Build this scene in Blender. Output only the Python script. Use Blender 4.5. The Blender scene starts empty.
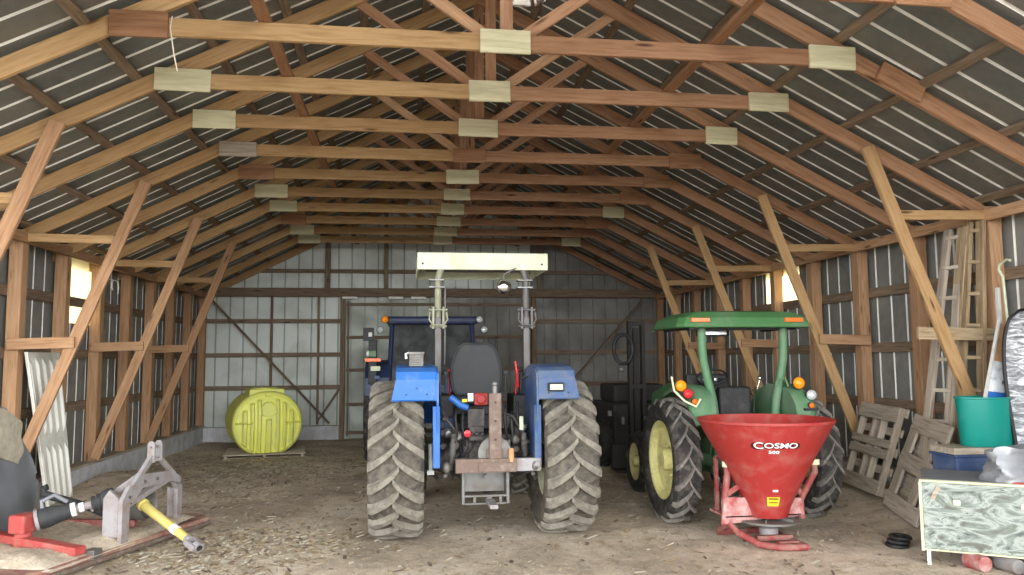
import bpy, bmesh, math, random
from mathutils import Vector, Matrix
R = math.radians
rnd = random.Random(7)
SC = bpy.context.scene
COL = SC.collection
V = Vector

# ------------------------------------------------------------------ materials
def lin(r, g, b):
    def f(c):
        c /= 255.0
        return c / 12.92 if c <= 0.04045 else ((c + 0.055) / 1.055) ** 2.4
    return (f(r), f(g), f(b), 1.0)

def new_mat(name):
    m = bpy.data.materials.new(name); m.use_nodes = True
    nt = m.node_tree
    return m, nt, nt.nodes['Principled BSDF']

def ramp(nt, fac, stops):
    n = nt.nodes.new('ShaderNodeValToRGB')
    el = n.color_ramp.elements
    while len(el) < len(stops): el.new(0.5)
    for e, (p, c) in zip(el, stops):
        e.position = p; e.color = c
    nt.links.new(fac, n.inputs[0])
    return n.outputs[0]

def noise(nt, vec, scale, detail=4, rough=0.55, dist=0.0):
    n = nt.nodes.new('ShaderNodeTexNoise')
    n.inputs['Scale'].default_value = scale; n.inputs['Detail'].default_value = detail
    n.inputs['Roughness'].default_value = rough; n.inputs['Distortion'].default_value = dist
    if vec is not None: nt.links.new(vec, n.inputs['Vector'])
    return n.outputs['Fac']

def coords(nt, scale=(1, 1, 1), kind='Object', rand=False):
    t = nt.nodes.new('ShaderNodeTexCoord'); mp = nt.nodes.new('ShaderNodeMapping')
    mp.inputs['Scale'].default_value = scale
    nt.links.new(t.outputs[kind], mp.inputs['Vector'])
    if rand:
        oi = nt.nodes.new('ShaderNodeObjectInfo'); ml = nt.nodes.new('ShaderNodeMath'); ml.operation = 'MULTIPLY'
        ml.inputs[1].default_value = 37.0; nt.links.new(oi.outputs['Random'], ml.inputs[0])
        nt.links.new(ml.outputs[0], mp.inputs['Location'])
    return mp.outputs[0]

def mix(nt, fac, a, b, mode='MIX'):
    n = nt.nodes.new('ShaderNodeMix'); n.data_type = 'RGBA'; n.blend_type = mode
    for s, k in ((fac, 0), (a, 6), (b, 7)):
        if hasattr(s, 'is_linked') or isinstance(s, bpy.types.NodeSocket): nt.links.new(s, n.inputs[k])
        else: n.inputs[k].default_value = s
    return n.outputs[2]

def bump(nt, b, fac, strength=0.3, dist=0.01):
    n = nt.nodes.new('ShaderNodeBump'); n.inputs['Strength'].default_value = strength; n.inputs['Distance'].default_value = dist
    nt.links.new(fac, n.inputs['Height']); nt.links.new(n.outputs[0], b.inputs['Normal'])

def wood(name, c1, c2, c3, rough=0.8, knots=True, vary=0.35):
    m, nt, b = new_mat(name)
    v = coords(nt, (1.2, 16, 16), rand=True)
    g = noise(nt, v, 2.2, 6, 0.6, 0.6)
    col = ramp(nt, g, [(0.3, c2), (0.5, c1), (0.72, c3)])
    if knots:
        v2 = coords(nt, (1.6, 9, 9), rand=True)
        vo = nt.nodes.new('ShaderNodeTexVoronoi'); vo.inputs['Scale'].default_value = 0.9
        nt.links.new(v2, vo.inputs['Vector'])
        k = ramp(nt, vo.outputs['Distance'], [(0.05, (1, 1, 1, 1)), (0.16, (0, 0, 0, 1))])
        col = mix(nt, k, col, tuple(x * 0.35 for x in c2[:3]) + (1,))
    oi = nt.nodes.new('ShaderNodeObjectInfo')
    tone = ramp(nt, oi.outputs['Random'], [(0.0, (1 - vary, 1 - vary * 1.15, 1 - vary * 1.25, 1)), (1.0, (1, 1, 1, 1))])
    col = mix(nt, 1.0, col, tone, 'MULTIPLY')
    nt.links.new(col, b.inputs['Base Color'])
    b.inputs['Roughness'].default_value = rough
    b.inputs['Specular IOR Level'].default_value = 0.2
    bump(nt, b, g, 0.25, 0.004)
    return m

def paint(name, c, dirt=None, amount=0.5, rough=0.5, metal=0.0, scale=6.0, spec=0.4, seed_rand=False):
    """painted / plastic / metal surface with blotches of dust or rust"""
    m, nt, b = new_mat(name)
    if dirt is not None:
        v = coords(nt, (1, 1, 1), rand=seed_rand)
        n1 = noise(nt, v, scale, 8, 0.65, 0.3)
        lo = 0.78 - amount * 0.55
        f = ramp(nt, n1, [(max(0.0, lo - 0.12), (0, 0, 0, 1)), (min(1.0, lo + 0.16), (1, 1, 1, 1))])
        col = mix(nt, f, c, dirt)
        nt.links.new(col, b.inputs['Base Color'])
        rr = ramp(nt, f, [(0, (rough,) * 3 + (1,)), (1, (min(1, rough + 0.35),) * 3 + (1,))])
        nt.links.new(rr, b.inputs['Roughness'])
        if metal:
            mm = ramp(nt, f, [(0, (metal,) * 3 + (1,)), (1, (metal * 0.3,) * 3 + (1,))])
            nt.links.new(mm, b.inputs['Metallic'])
        bump(nt, b, n1, 0.12, 0.004)
    else:
        b.inputs['Base Color'].default_value = c
        b.inputs['Roughness'].default_value = rough
        b.inputs['Metallic'].default_value = metal
    b.inputs['Specular IOR Level'].default_value = spec
    return m

DUST = lin(150, 135, 112)
M = {}
M['beam'] = wood('pine_beam', lin(188, 154, 110), lin(166, 130, 88), lin(200, 166, 124), vary=0.25)
M['beam_red_shade'] = wood('red_pine_and_side_shade', lin(168, 128, 98), lin(144, 104, 76), lin(180, 142, 112), vary=0.25)  # redder boards; on the right side the colour also carries the light gradient
M['post'] = wood('post_timber', lin(182, 144, 110), lin(158, 120, 88), lin(196, 160, 126), vary=0.2)
M['dark_wood'] = wood('weathered_dark_wood', lin(134, 116, 98), lin(108, 92, 76), lin(156, 138, 118), vary=0.22)
M['grey_wood'] = wood('grey_weathered_wood', lin(182, 170, 154), lin(146, 134, 118), lin(200, 190, 174), knots=False, vary=0.2)
M['ladder_wood'] = wood('pale_ladder_wood', lin(170, 150, 120), lin(128, 106, 82), lin(190, 172, 142), knots=False, vary=0.25)
M['pale_gusset'] = wood('pale_plywood', lin(214, 208, 172), lin(198, 192, 154), lin(226, 222, 190), knots=False, vary=0.22)
M['brown_gusset'] = wood('brown_plywood', lin(158, 118, 88), lin(132, 94, 68), lin(172, 132, 100), knots=False, vary=0.15)
M['rib'] = paint('painted_rib_highlight', lin(232, 232, 226), lin(190, 190, 182), 0.3, 0.5, 0.0, 2)  # bright light caught on the rib flanks, put into the colour
M['door_sheet'] = paint('door_sheet', lin(176, 184, 174), lin(150, 154, 142), 0.45, 0.5, 0.2, 1.2)
M['shade_sheet'] = paint('shade_darkened_sheet', lin(136, 134, 128), lin(112, 110, 104), 0.5, 0.55, 0.3, 1.2)  # darker copy of the back cladding, with shade put into its colour
M['steel_sheet'] = paint('galvanised_sheet', lin(146, 148, 144), lin(118, 116, 110), 0.45, 0.45, 0.35, 1.5)
M['roof_sheet'] = paint('roof_sheet', lin(138, 140, 136), lin(104, 106, 102), 0.5, 0.45, 0.6, 1.2)
M['back_sheet'] = paint('back_sheet', lin(216, 222, 216), lin(190, 194, 184), 0.4, 0.5, 0.1, 1.2)
M['concrete'] = paint('concrete_curb', lin(214, 217, 224), lin(186, 184, 180), 0.5, 0.9, 0.0, 5.0, 0.2)
M['black_rubber'] = paint('black_rubber', lin(46, 45, 44), lin(104, 98, 90), 0.35, 0.75, 0, 9, 0.3)
M['dusty_rubber'] = paint('dusty_rubber', lin(70, 67, 62), lin(112, 105, 94), 0.5, 0.85, 0, 14, 0.2)
M['lug_dusty'] = paint('dusty_lug_rubber', lin(108, 104, 95), lin(140, 134, 122), 0.5, 0.9, 0, 16, 0.2)
M['lug_grey'] = paint('grey_lug_rubber', lin(104, 100, 96), lin(138, 132, 122), 0.45, 0.85, 0, 16, 0.2)
M['blue'] = paint('blue_paint', lin(48, 104, 178), lin(104, 132, 164), 0.22, 0.4, 0, 5)
M['blue_dull'] = paint('dull_blue_paint', lin(56, 84, 128), lin(104, 112, 122), 0.4, 0.5, 0, 5)
M['navy'] = paint('navy_paint', lin(38, 48, 80), lin(70, 74, 88), 0.3, 0.45, 0, 5)
M['cream'] = paint('cream_fibreglass', lin(206, 212, 184), lin(184, 188, 158), 0.35, 0.5, 0, 4)
M['cream_rim'] = paint('pale_rim_paint', lin(222, 224, 184), lin(180, 174, 142), 0.35, 0.5, 0, 6)
M['yellow_rim'] = paint('cream_yellow_rim', lin(226, 220, 150), lin(180, 168, 120), 0.35, 0.5, 0, 6)
M['green'] = paint('green_paint', lin(66, 112, 66), lin(104, 124, 98), 0.3, 0.4, 0, 4)
M['green_tube'] = paint('dusty_green_paint', lin(84, 126, 90), lin(118, 132, 112), 0.4, 0.5, 0, 6)
M['dark_iron'] = paint('dark_greasy_iron', lin(62, 60, 60), lin(120, 112, 102), 0.4, 0.55, 0.3, 10)
M['steel'] = paint('grey_steel', lin(118, 117, 115), lin(112, 104, 94), 0.4, 0.45, 0.6, 8)
M['rust'] = paint('rusty_steel', lin(116, 98, 88), lin(150, 140, 128), 0.3, 0.75, 0.15, 12)
M['post_steel'] = paint('dark_grey_post', lin(96, 94, 94), lin(112, 106, 98), 0.4, 0.5, 0.3, 8)
M['olive_tube'] = paint('olive_grey_tube', lin(148, 150, 128), lin(120, 116, 100), 0.45, 0.5, 0.1, 8)
M['chrome'] = paint('chrome', lin(225, 225, 225), None, 0, 0.12, 1.0)
M['black'] = paint('black_plastic', lin(34, 34, 36), lin(78, 76, 74), 0.3, 0.55, 0, 7)
M['seat'] = paint('dark_grey_vinyl', lin(48, 50, 52), lin(72, 72, 70), 0.35, 0.65, 0, 6)
M['red'] = paint('red_paint', lin(158, 48, 44), lin(164, 92, 84), 0.34, 0.45, 0, 5)
M['red_dusty'] = paint('dusty_red_paint', lin(140, 54, 54), lin(156, 124, 112), 0.45, 0.6, 0, 8)
M['red_faded'] = paint('faded_red_paint', lin(168, 66, 62), lin(164, 116, 104), 0.4, 0.55, 0, 6)
M['deck_red'] = paint('rusty_red_deck', lin(142, 88, 80), lin(170, 148, 128), 0.5, 0.7, 0, 7)
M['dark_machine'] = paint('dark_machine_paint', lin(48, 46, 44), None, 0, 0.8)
M['pink_dust'] = paint('worn_red_white', lin(158, 66, 66), lin(190, 164, 158), 0.5, 0.6, 0, 7)
M['grain'] = paint('grain_residue', lin(190, 120, 104), lin(184, 160, 136), 0.6, 0.9, 0, 6)
M['yellow'] = paint('yellow_label', lin(236, 210, 50), None, 0, 0.5)
M['tank'] = paint('yellow_poly', lin(228, 230, 116), lin(214, 218, 140), 0.3, 0.42, 0, 2.5)
M['pto_yellow'] = paint('yellow_guard', lin(212, 194, 104), lin(186, 174, 126), 0.4, 0.5, 0, 6)
M['hitch_grey'] = paint('grey_hitch_paint', lin(150, 147, 148), lin(132, 114, 106), 0.4, 0.6, 0.1, 7)
M['tub'] = paint('teal_plastic', lin(14, 132, 120), lin(60, 144, 132), 0.15, 0.4, 0, 3)
M['blue_bin'] = paint('blue_plastic', lin(62, 82, 122), lin(92, 104, 128), 0.4, 0.5, 0, 5)
M['bag'] = paint('silver_plastic', lin(132, 135, 140), lin(158, 160, 164), 0.5, 0.3, 0.5, 3)
M['white'] = paint('white_paint', lin(206, 206, 202), lin(176, 174, 166), 0.25, 0.5, 0, 6)
M['paper'] = paint('white_card', lin(238, 238, 238), None, 0, 0.6)
M['amber'] = paint('amber_lens', lin(250, 150, 30), None, 0, 0.2)
M['orange'] = paint('orange_lens', lin(240, 110, 40), None, 0, 0.25)
M['redlens'] = paint('red_lens', lin(216, 50, 60), None, 0, 0.2)
M['clear'] = paint('clear_lens', lin(226, 232, 235), None, 0, 0.1, 0.4)
M['white_sheet'] = paint('white_ribbed_metal', lin(238, 237, 228), lin(206, 202, 190), 0.3, 0.5, 0.0, 3)
M['tarp'] = paint('grey_tarp', lin(112, 116, 122), lin(136, 138, 142), 0.5, 0.6, 0, 2)
M['burlap'] = paint('beige_burlap', lin(198, 190, 170), lin(168, 160, 142), 0.5, 0.95, 0, 9)
M['hay'] = paint('hay_litter', lin(186, 172, 146), lin(140, 124, 102), 0.5, 1.0, 0, 20, 0.1)
M['glass_dark'] = paint('dark_window_glass', lin(24, 27, 28), lin(40, 40, 39), 0.4, 0.35, 0, 3, 0.2)
M['cardboard'] = paint('cardboard', lin(196, 150, 108), lin(170, 126, 86), 0.4, 0.9, 0, 5)
M['logo_white'] = paint('white_logo', lin(245, 245, 245), None, 0, 0.5)
M['logo_black'] = paint('dark_logo_edge', lin(60, 18, 18), None, 0, 0.5)
M['text_dark'] = paint('dark_print', lin(60, 50, 20), None, 0, 0.5)
M['twine'] = paint('white_twine', lin(228, 220, 200), None, 0, 0.9)

def camo_mat():
    m, nt, b = new_mat('camo_print')
    v = coords(nt, (1.3, 1, 3.0))
    a = noise(nt, v, 2.4, 6, 0.62, 1.6)
    col = ramp(nt, a, [(0.32, lin(70, 80, 74)), (0.42, lin(128, 138, 130)), (0.5, lin(166, 172, 164)), (0.56, lin(122, 134, 124)), (0.66, lin(96, 94, 86))])
    v2 = coords(nt, (5, 1, 9))
    c2 = noise(nt, v2, 2.0, 5, 0.6, 2.2)
    f = ramp(nt, c2, [(0.60, (0, 0, 0, 1)), (0.66, (1, 1, 1, 1))])
    col = mix(nt, f, col, lin(96, 104, 96))
    nt.links.new(col, b.inputs['Base Color']); b.inputs['Roughness'].default_value = 0.55
    return m
M['camo'] = camo_mat()

def snow_print():
    m, nt, b = new_mat('grey_streaked_shell')
    v = coords(nt, (6, 3, 14))
    a = noise(nt, v, 1.6, 8, 0.72, 1.0)
    col = ramp(nt, a, [(0.40, lin(96, 98, 102)), (0.5, lin(150, 152, 156)), (0.58, lin(228, 230, 232))])
    nt.links.new(col, b.inputs['Base Color']); b.inputs['Roughness'].default_value = 0.4
    return m
M['sled'] = snow_print()

def board_print():
    m, nt, b = new_mat('printed_board')
    v = coords(nt, (1, 1, 1))
    a = noise(nt, v, 14, 5, 0.6)
    col = ramp(nt, a, [(0.42, lin(236, 238, 242)), (0.6, lin(206, 210, 218)), (0.72, lin(130, 134, 150))])
    nt.links.new(col, b.inputs['Base Color']); b.inputs['Roughness'].default_value = 0.5
    return m
M['board'] = board_print()

def dirt_mat(name, c1, c2, c3, straw):
    m, nt, b = new_mat(name)
    v = coords(nt, (1, 1, 1))
    a = noise(nt, v, 0.7, 10, 0.68, 0.4)
    col = ramp(nt, a, [(0.36, tuple(q * 0.72 for q in c2[:3]) + (1,)), (0.46, c2), (0.54, c1), (0.66, c3)])
    m5 = noise(nt, v, 5.0, 8, 0.72, 0.6)
    col = mix(nt, 1.0, col, ramp(nt, m5, [(0.34, (0.82, 0.81, 0.80, 1)), (0.5, (1.1, 1.09, 1.08, 1)), (0.62, (1.2, 1.19, 1.17, 1))]), 'MULTIPLY')
    v2 = coords(nt, (1, 1, 1))
    s = noise(nt, v2, 26, 6, 0.75, 0.5)
    f = ramp(nt, s, [(0.55, (0, 0, 0, 1)), (0.66, (1, 1, 1, 1))])
    col = mix(nt, f, col, straw)
    s3 = noise(nt, coords(nt, (1, 1, 1)), 60, 4, 0.7)
    f3 = ramp(nt, s3, [(0.35, (0.7, 0.68, 0.65, 1)), (0.6, (1, 1, 1, 1))])
    col = mix(nt, 0.8, col, f3, 'MULTIPLY')
    nt.links.new(col, b.inputs['Base Color']); b.inputs['Roughness'].default_value = 1.0
    b.inputs['Specular IOR Level'].default_value = 0.1
    bump(nt, b, s, 0.7, 0.025)
    return m
M['dirt'] = dirt_mat('dirt_floor', lin(216, 202, 182), lin(196, 181, 161), lin(226, 215, 198), lin(232, 224, 210))
M['gravel'] = dirt_mat('pale_gravel', lin(190, 182, 170), lin(170, 160, 146), lin(204, 198, 188), lin(214, 208, 198))

def panel_window_mat():
    m, nt, b = new_mat('translucent_panel')
    out = nt.nodes['Material Output']
    t = nt.nodes.new('ShaderNodeBsdfTranslucent'); t.inputs[0].default_value = lin(255, 244, 206)
    d = nt.nodes.new('ShaderNodeBsdfTransparent'); d.inputs[0].default_value = lin(255, 247, 214)
    mx = nt.nodes.new('ShaderNodeMixShader'); mx.inputs[0].default_value = 0.5
    nt.links.new(t.outputs[0], mx.inputs[1]); nt.links.new(d.outputs[0], mx.inputs[2])
    nt.links.new(mx.outputs[0], out.inputs[0])
    return m
M['skypanel'] = panel_window_mat()

# ------------------------------------------------------------------ mesh builder
class MB:
    def __init__(s): s.v = []; s.f = []; s.m = []
    def add(s, vs, fs, mi=0):
        o = len(s.v); s.v += [tuple(x) for x in vs]
        for f in fs: s.f.append([i + o for i in f]); s.m.append(mi)
    def hexa(s, p, mi=0):
        s.add(p, [(0, 3, 2, 1), (4, 5, 6, 7), (0, 1, 5, 4), (1, 2, 6, 5), (2, 3, 7, 6), (3, 0, 4, 7)], mi)
    def box(s, c, d, rot=None, mi=0):
        x, y, z = d[0] / 2, d[1] / 2, d[2] / 2
        p = [V(q) for q in ((-x, -y, -z), (x, -y, -z), (x, y, -z), (-x, y, -z), (-x, -y, z), (x, -y, z), (x, y, z), (-x, y, z))]
        if rot is not None: p = [rot @ q for q in p]
        s.hexa([q + V(c) for q in p], mi)
    def bb(s, x0, x1, y0, y1, z0, z1, mi=0):
        s.box(((x0 + x1) / 2, (y0 + y1) / 2, (z0 + z1) / 2), (x1 - x0, y1 - y0, z1 - z0), None, mi)
    def bar(s, a, b, w, h, up=(0, 0, 1), mi=0):
        a, b = V(a), V(b); x = (b - a); L = x.length; x.normalize()
        z = V(up) - x * x.dot(V(up))
        if z.length < 1e-5: z = V((1, 0, 0)) - x * x.x
        z.normalize(); y = z.cross(x)
        rot = Matrix((x, y, z)).transposed()
        s.box((a + b) / 2, (L, w, h), rot, mi)
    def tube(s, pts, r, n=10, mi=0, caps=True, closed=False):
        pts = [V(p) for p in pts]; N = len(pts)
        rs = r if isinstance(r, (list, tuple)) else [r] * N
        rings = []; prev = None
        for i, p in enumerate(pts):
            if closed: t = pts[(i + 1) % N] - pts[i - 1]
            else: t = pts[min(i + 1, N - 1)] - pts[max(i - 1, 0)]
            if t.length < 1e-9: t = V((0, 0, 1))
            t.normalize()
            if prev is None:
                u = V((0, 0, 1)).cross(t)
                if u.length < 1e-3: u = V((1, 0, 0)).cross(t)
            else:
                u = prev - t * prev.dot(t)
                if u.length < 1e-6: u = V((1, 0, 0)).cross(t)
            u.normalize(); prev = u; w = t.cross(u)
            rings.append([p + (u * math.cos(2 * math.pi * k / n) + w * math.sin(2 * math.pi * k / n)) * rs[i] for k in range(n)])
        vs = [q for ring in rings for q in ring]; fs = []
        for i in range(N if closed else N - 1):
            j = (i + 1) % N
            for k in range(n):
                fs.append((i * n + k, i * n + (k + 1) % n, j * n + (k + 1) % n, j * n + k))
        if caps and not closed:
            fs.append(tuple(range(n))[::-1]); fs.append(tuple((N - 1) * n + k for k in range(n)))
        s.add(vs, fs, mi)
    def lathe(s, prof, c=(0, 0, 0), axis='z', n=32, mi=0, capa=False, capb=False):
        def P(r, h, a):
            x, y = r * math.cos(a), r * math.sin(a)
            return V(c) + (V((x, y, h)) if axis == 'z' else V((h, x, y)) if axis == 'x' else V((y, h, x)))
        vs = [P(r, h, 2 * math.pi * k / n) for r, h in prof for k in range(n)]; fs = []
        for i in range(len(prof) - 1):
            for k in range(n):
                fs.append((i * n + k, i * n + (k + 1) % n, (i + 1) * n + (k + 1) % n, (i + 1) * n + k))
        if capa: fs.append(tuple(range(n))[::-1])
        if capb: fs.append(tuple((len(prof) - 1) * n + k for k in range(n)))
        s.add(vs, fs, mi)
    def extr(s, poly, off, mi=0):
        """closed 3D polygon pushed along a vector"""
        n = len(poly); a = [V(p) for p in poly]; b = [p + V(off) for p in a]
        fs = [tuple(range(n))[::-1], tuple(range(n, 2 * n))] + [(i, (i + 1) % n, n + (i + 1) % n, n + i) for i in range(n)]
        s.add(a + b, fs, mi)
    def sphere(s, c, r, n=14, mi=0, sc=(1, 1, 1)):
        prof = [(max(1e-4, math.sin(math.pi * i / n)), -math.cos(math.pi * i / n)) for i in range(n + 1)]
        vs = [V(c) + V((p * math.cos(2 * math.pi * k / (2 * n)) * r * sc[0], p * math.sin(2 * math.pi * k / (2 * n)) * r * sc[1], h * r * sc[2])) for p, h in prof for k in range(2 * n)]
        w = 2 * n
        s.add(vs, [(i * w + k, i * w + (k + 1) % w, (i + 1) * w + (k + 1) % w, (i + 1) * w + k) for i in range(n) for k in range(w)], mi)
    def sheet(s, rows, thick=None, mi=0):
        """grid of points; thick = offset vector for the second skin"""
        nr, nc = len(rows), len(rows[0])
        vs = [V(p) for r in rows for p in r]; fs = [(i * nc + j, i * nc + j + 1, (i + 1) * nc + j + 1, (i + 1) * nc + j) for i in range(nr - 1) for j in range(nc - 1)]
        if thick is not None:
            o = len(vs); vs += [p + V(thick) for p in vs[:o]]
            fs += [tuple(q + o for q in f[::-1]) for f in fs]
            ring = [j for j in range(nc)] + [i * nc + nc - 1 for i in range(1, nr)] + [(nr - 1) * nc + j for j in range(nc - 2, -1, -1)] + [i * nc for i in range(nr - 2, 0, -1)]
            fs += [(ring[i], ring[(i + 1) % len(ring)], ring[(i + 1) % len(ring)] + o, ring[i] + o) for i in range(len(ring))]
        s.add(vs, fs, mi)
    def build(s, name, mats, parent=None, smooth=None, bevel=0, seg=2):
        me = bpy.data.meshes.new(name); me.from_pydata(s.v, [], s.f)
        if not isinstance(mats, (list, tuple)): mats = [mats]
        for m in mats: me.materials.append(M[m] if isinstance(m, str) else m)
        me.polygons.foreach_set('material_index', s.m)
        bm = bmesh.new(); bm.from_mesh(me)
        bmesh.ops.recalc_face_normals(bm, faces=bm.faces)
        if bevel:
            es = [e for e in bm.edges if len(e.link_faces) == 2 and e.calc_face_angle(0) > R(35)]
            bmesh.ops.bevel(bm, geom=es, offset=bevel, segments=seg, affect='EDGES', profile=0.5, clamp_overlap=True)
        if smooth is not None:
            for f in bm.faces: f.smooth = True
            for e in bm.edges:
                if len(e.link_faces) == 2 and e.calc_face_angle(0) > R(smooth): e.smooth = False
        bm.to_mesh(me); bm.free(); me.update()
        o = bpy.data.objects.new(name, me); COL.objects.link(o)
        if parent is not None: o.parent = parent
        return o

def tag(o, label=None, cat=None, group=None, kind=None):
    if label: o['label'] = label
    if cat: o['category'] = cat
    if group: o['group'] = group
    if kind: o['kind'] = kind
    return o

def thing(name, label, cat, loc=(0, 0, 0), rotz=0, group=None):
    o = bpy.data.objects.new(name, None); COL.objects.link(o)
    o.empty_display_size = 0.1
    o.location = loc; o.rotation_euler = (0, 0, rotz)
    return tag(o, label, cat, group)

def struct(o): o['kind'] = 'structure'; return o

def beam(name, a, b, w, h, mat, parent=None, up=(0, 0, 1)):
    """a board with its length on its own X axis (so the grain runs along it)"""
    a, b = V(a), V(b); x = b - a; L = x.length; x.normalize()
    z = V(up) - x * x.dot(V(up))
    if z.length < 1e-5: z = V((1, 0, 0)) - x * x.x
    z.normalize(); y = z.cross(x)
    mb = MB(); mb.box((0, 0, 0), (L, w, h))
    o = mb.build(name, mat, parent, bevel=0.004, seg=1)
    o.matrix_basis = Matrix.Translation((a + b) / 2) @ Matrix((x, y, z)).transposed().to_4x4()
    return o

def copy_tree(o, parent=None):
    c = o.copy(); COL.objects.link(c)
    if parent is not None: c.parent = parent
    for ch in [k for k in SC.objects if k.parent == o]: copy_tree(ch, c)
    return c
def arc(c, r, a0, a1, n, plane='yz', x=0.0):
    out = []
    for i in range(n + 1):
        a = R(a0 + (a1 - a0) * i / n)
        p, q = c[0] + r * math.cos(a), c[1] + r * math.sin(a)
        out.append((x, p, q) if plane == 'yz' else (p, x, q) if plane == 'xz' else (p, q, x))
    return out
def ordinal(n): return ['first', 'second', 'third', 'fourth', 'fifth', 'sixth', 'seventh', 'eighth', 'ninth', 'tenth', 'eleventh', 'twelfth', 'thirteenth', 'fourteenth'][n - 1]
# ------------------------------------------------------------------ the barn
S = 1.2192
XL, XR, XC, HA = -4.566, 6.194, 0.8113, 2.938
ZC = 4.4357
def TY(k): return (4.123 + k) * S
YB = TY(11)
YF = 2.6                      # open front of the barn
ZE = 3.224                    # underside of the wall plate
CURB = 0.335
HW = (XR - XL) / 2            # half width, post centre to post centre
def zr(x):                    # underside of the rafters
    return 4.44 + 0.505 * (HA - abs(x - XC))
RD = 0.165                    # vertical depth of a rafter
WO = 0.13                     # wall sheet outside of the post centre line

# floor with a little heap of dirt along both side walls
def floor_z(x, y):
    z = 0.012 * math.sin(1.7 * x + 0.4 * y) * math.sin(0.9 * y - 0.5 * x) + 0.01 * math.sin(3.1 * x) * math.sin(2.3 * y)
    z += 0.21 * math.exp(-((x + 4.2) / 0.45) ** 2 - ((y - 12.0) / 1.3) ** 2)
    z += 0.20 * math.exp(-((x - 6.1) / 0.75) ** 2) * (1 / (1 + math.exp(-(y - 6.6) * 3)))
    return z
mb = MB()
xs = [XL - 0.1 + (XR - XL + 0.2) * i / 90 for i in range(91)]
ys = [YF + (YB + 0.2 - YF) * i / 130 for i in range(131)]
mb.sheet([[(x, y, floor_z(x, y)) for x in xs] for y in ys])
fl = struct(mb.build('floor', 'dirt', smooth=60)); fl['label'] = 'dirt floor strewn with straw'
mb = MB(); mb.bb(-40, 40, -45, YF, -0.25, -0.02)
mb.bb(-40, XL - 0.3, YF, 40, -0.25, -0.12); mb.bb(XR + 0.3, 40, YF, 40, -0.25, -0.12); mb.bb(XL - 0.3, XR + 0.3, YB + 0.3, 40, -0.25, -0.12)
gr = struct(mb.build('ground', 'gravel')); gr['label'] = 'pale gravel yard outside the barn'

# straw and chips lying about
mb = MB()
for i in range(9500):
    x = rnd.uniform(XL + 0.2, XR - 0.3); y = 5.6 + (YB - 6.0) * rnd.random() ** 1.3
    if i % 3 == 0: x = rnd.gauss(-2.6, 1.0); y = rnd.gauss(13.5, 1.4)
    if i % 7 == 0: x = rnd.gauss(-1.6, 0.6); y = rnd.gauss(8.0, 0.5)
    x = min(max(x, XL + 0.25), XR - 0.3)
    a = rnd.uniform(0, math.pi); l = rnd.choice([0.012, 0.02, 0.03, 0.05]); w = rnd.uniform(0.004, 0.018)
    z = floor_z(x, y) + 0.004
    d = V((math.cos(a), math.sin(a), rnd.uniform(-0.1, 0.25))) * l; n = V((-math.sin(a), math.cos(a), 0)) * w
    p = V((x, y, z))
    mb.add([p - d - n, p + d - n, p + d + n + V((0, 0, 0.006)), p - d + n + V((0, 0, 0.006))], [(0, 1, 2, 3)], rnd.choice([0, 0, 1, 1, 1, 2, 2, 3]))
tag(mb.build('straw_litter', ['hay', 'burlap', 'ladder_wood', 'rust']), 'loose straw and chips scattered over the dirt floor', 'straw', kind='stuff')

# ribbed steel cladding: flat pans with narrow ribs pressed outward
def ribbed(p0, along, length, up_pts, out, pitch=0.305, rw=0.034, depth=0.02, mb=None, mi=0, start=0.1):
    """up_pts(t): list of 3D offsets that give the sheet's height line at distance t"""
    ts = [(0.0, 0)]
    t = start
    while t + rw < length:
        ts += [(t, 0), (t + rw * 0.28, 1), (t + rw * 0.72, 1), (t + rw, 0)]; t += pitch
    ts.append((length, 0))
    rows = [[V(p0) + V(along) * t + V(u) + V(out) * (depth * d) for u in up_pts(t)] for t, d in ts]
    nc = len(rows[0]); base = len(mb.v); mb.v += [tuple(p) for r in rows for p in r]
    for i in range(len(rows) - 1):
        for j in range(nc - 1):
            mb.f.append([base + q for q in (i * nc + j, i * nc + j + 1, (i + 1) * nc + j + 1, (i + 1) * nc + j)])
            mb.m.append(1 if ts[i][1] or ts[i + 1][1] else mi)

mb = MB()
WY = 11.62, 12.80             # translucent panel in the left wall
def wall_line(z0, z1): return lambda t: [(0, 0, z0), (0, 0, z1)]
x = XL - WO
YL = 9.25                     # unseen wall in front of this is left open to let daylight in
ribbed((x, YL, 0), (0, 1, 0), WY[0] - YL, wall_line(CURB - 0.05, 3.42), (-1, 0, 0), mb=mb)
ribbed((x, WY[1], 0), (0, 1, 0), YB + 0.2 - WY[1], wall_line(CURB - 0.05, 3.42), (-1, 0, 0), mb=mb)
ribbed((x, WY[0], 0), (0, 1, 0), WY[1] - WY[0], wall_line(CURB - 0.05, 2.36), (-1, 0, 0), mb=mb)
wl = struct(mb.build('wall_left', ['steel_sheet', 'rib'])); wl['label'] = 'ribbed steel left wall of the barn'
mb = MB()
x = XR + WO
WYR = 11.80, 12.98
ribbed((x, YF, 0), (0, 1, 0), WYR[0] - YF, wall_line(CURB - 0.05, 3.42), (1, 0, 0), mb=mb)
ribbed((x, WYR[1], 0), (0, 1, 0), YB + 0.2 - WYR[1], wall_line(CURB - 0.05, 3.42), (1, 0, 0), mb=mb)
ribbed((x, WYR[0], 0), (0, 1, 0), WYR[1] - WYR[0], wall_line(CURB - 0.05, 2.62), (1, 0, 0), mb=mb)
wr = struct(mb.build('wall_right', ['steel_sheet', 'rib'])); wr['label'] = 'ribbed steel right wall of the barn'
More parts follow.
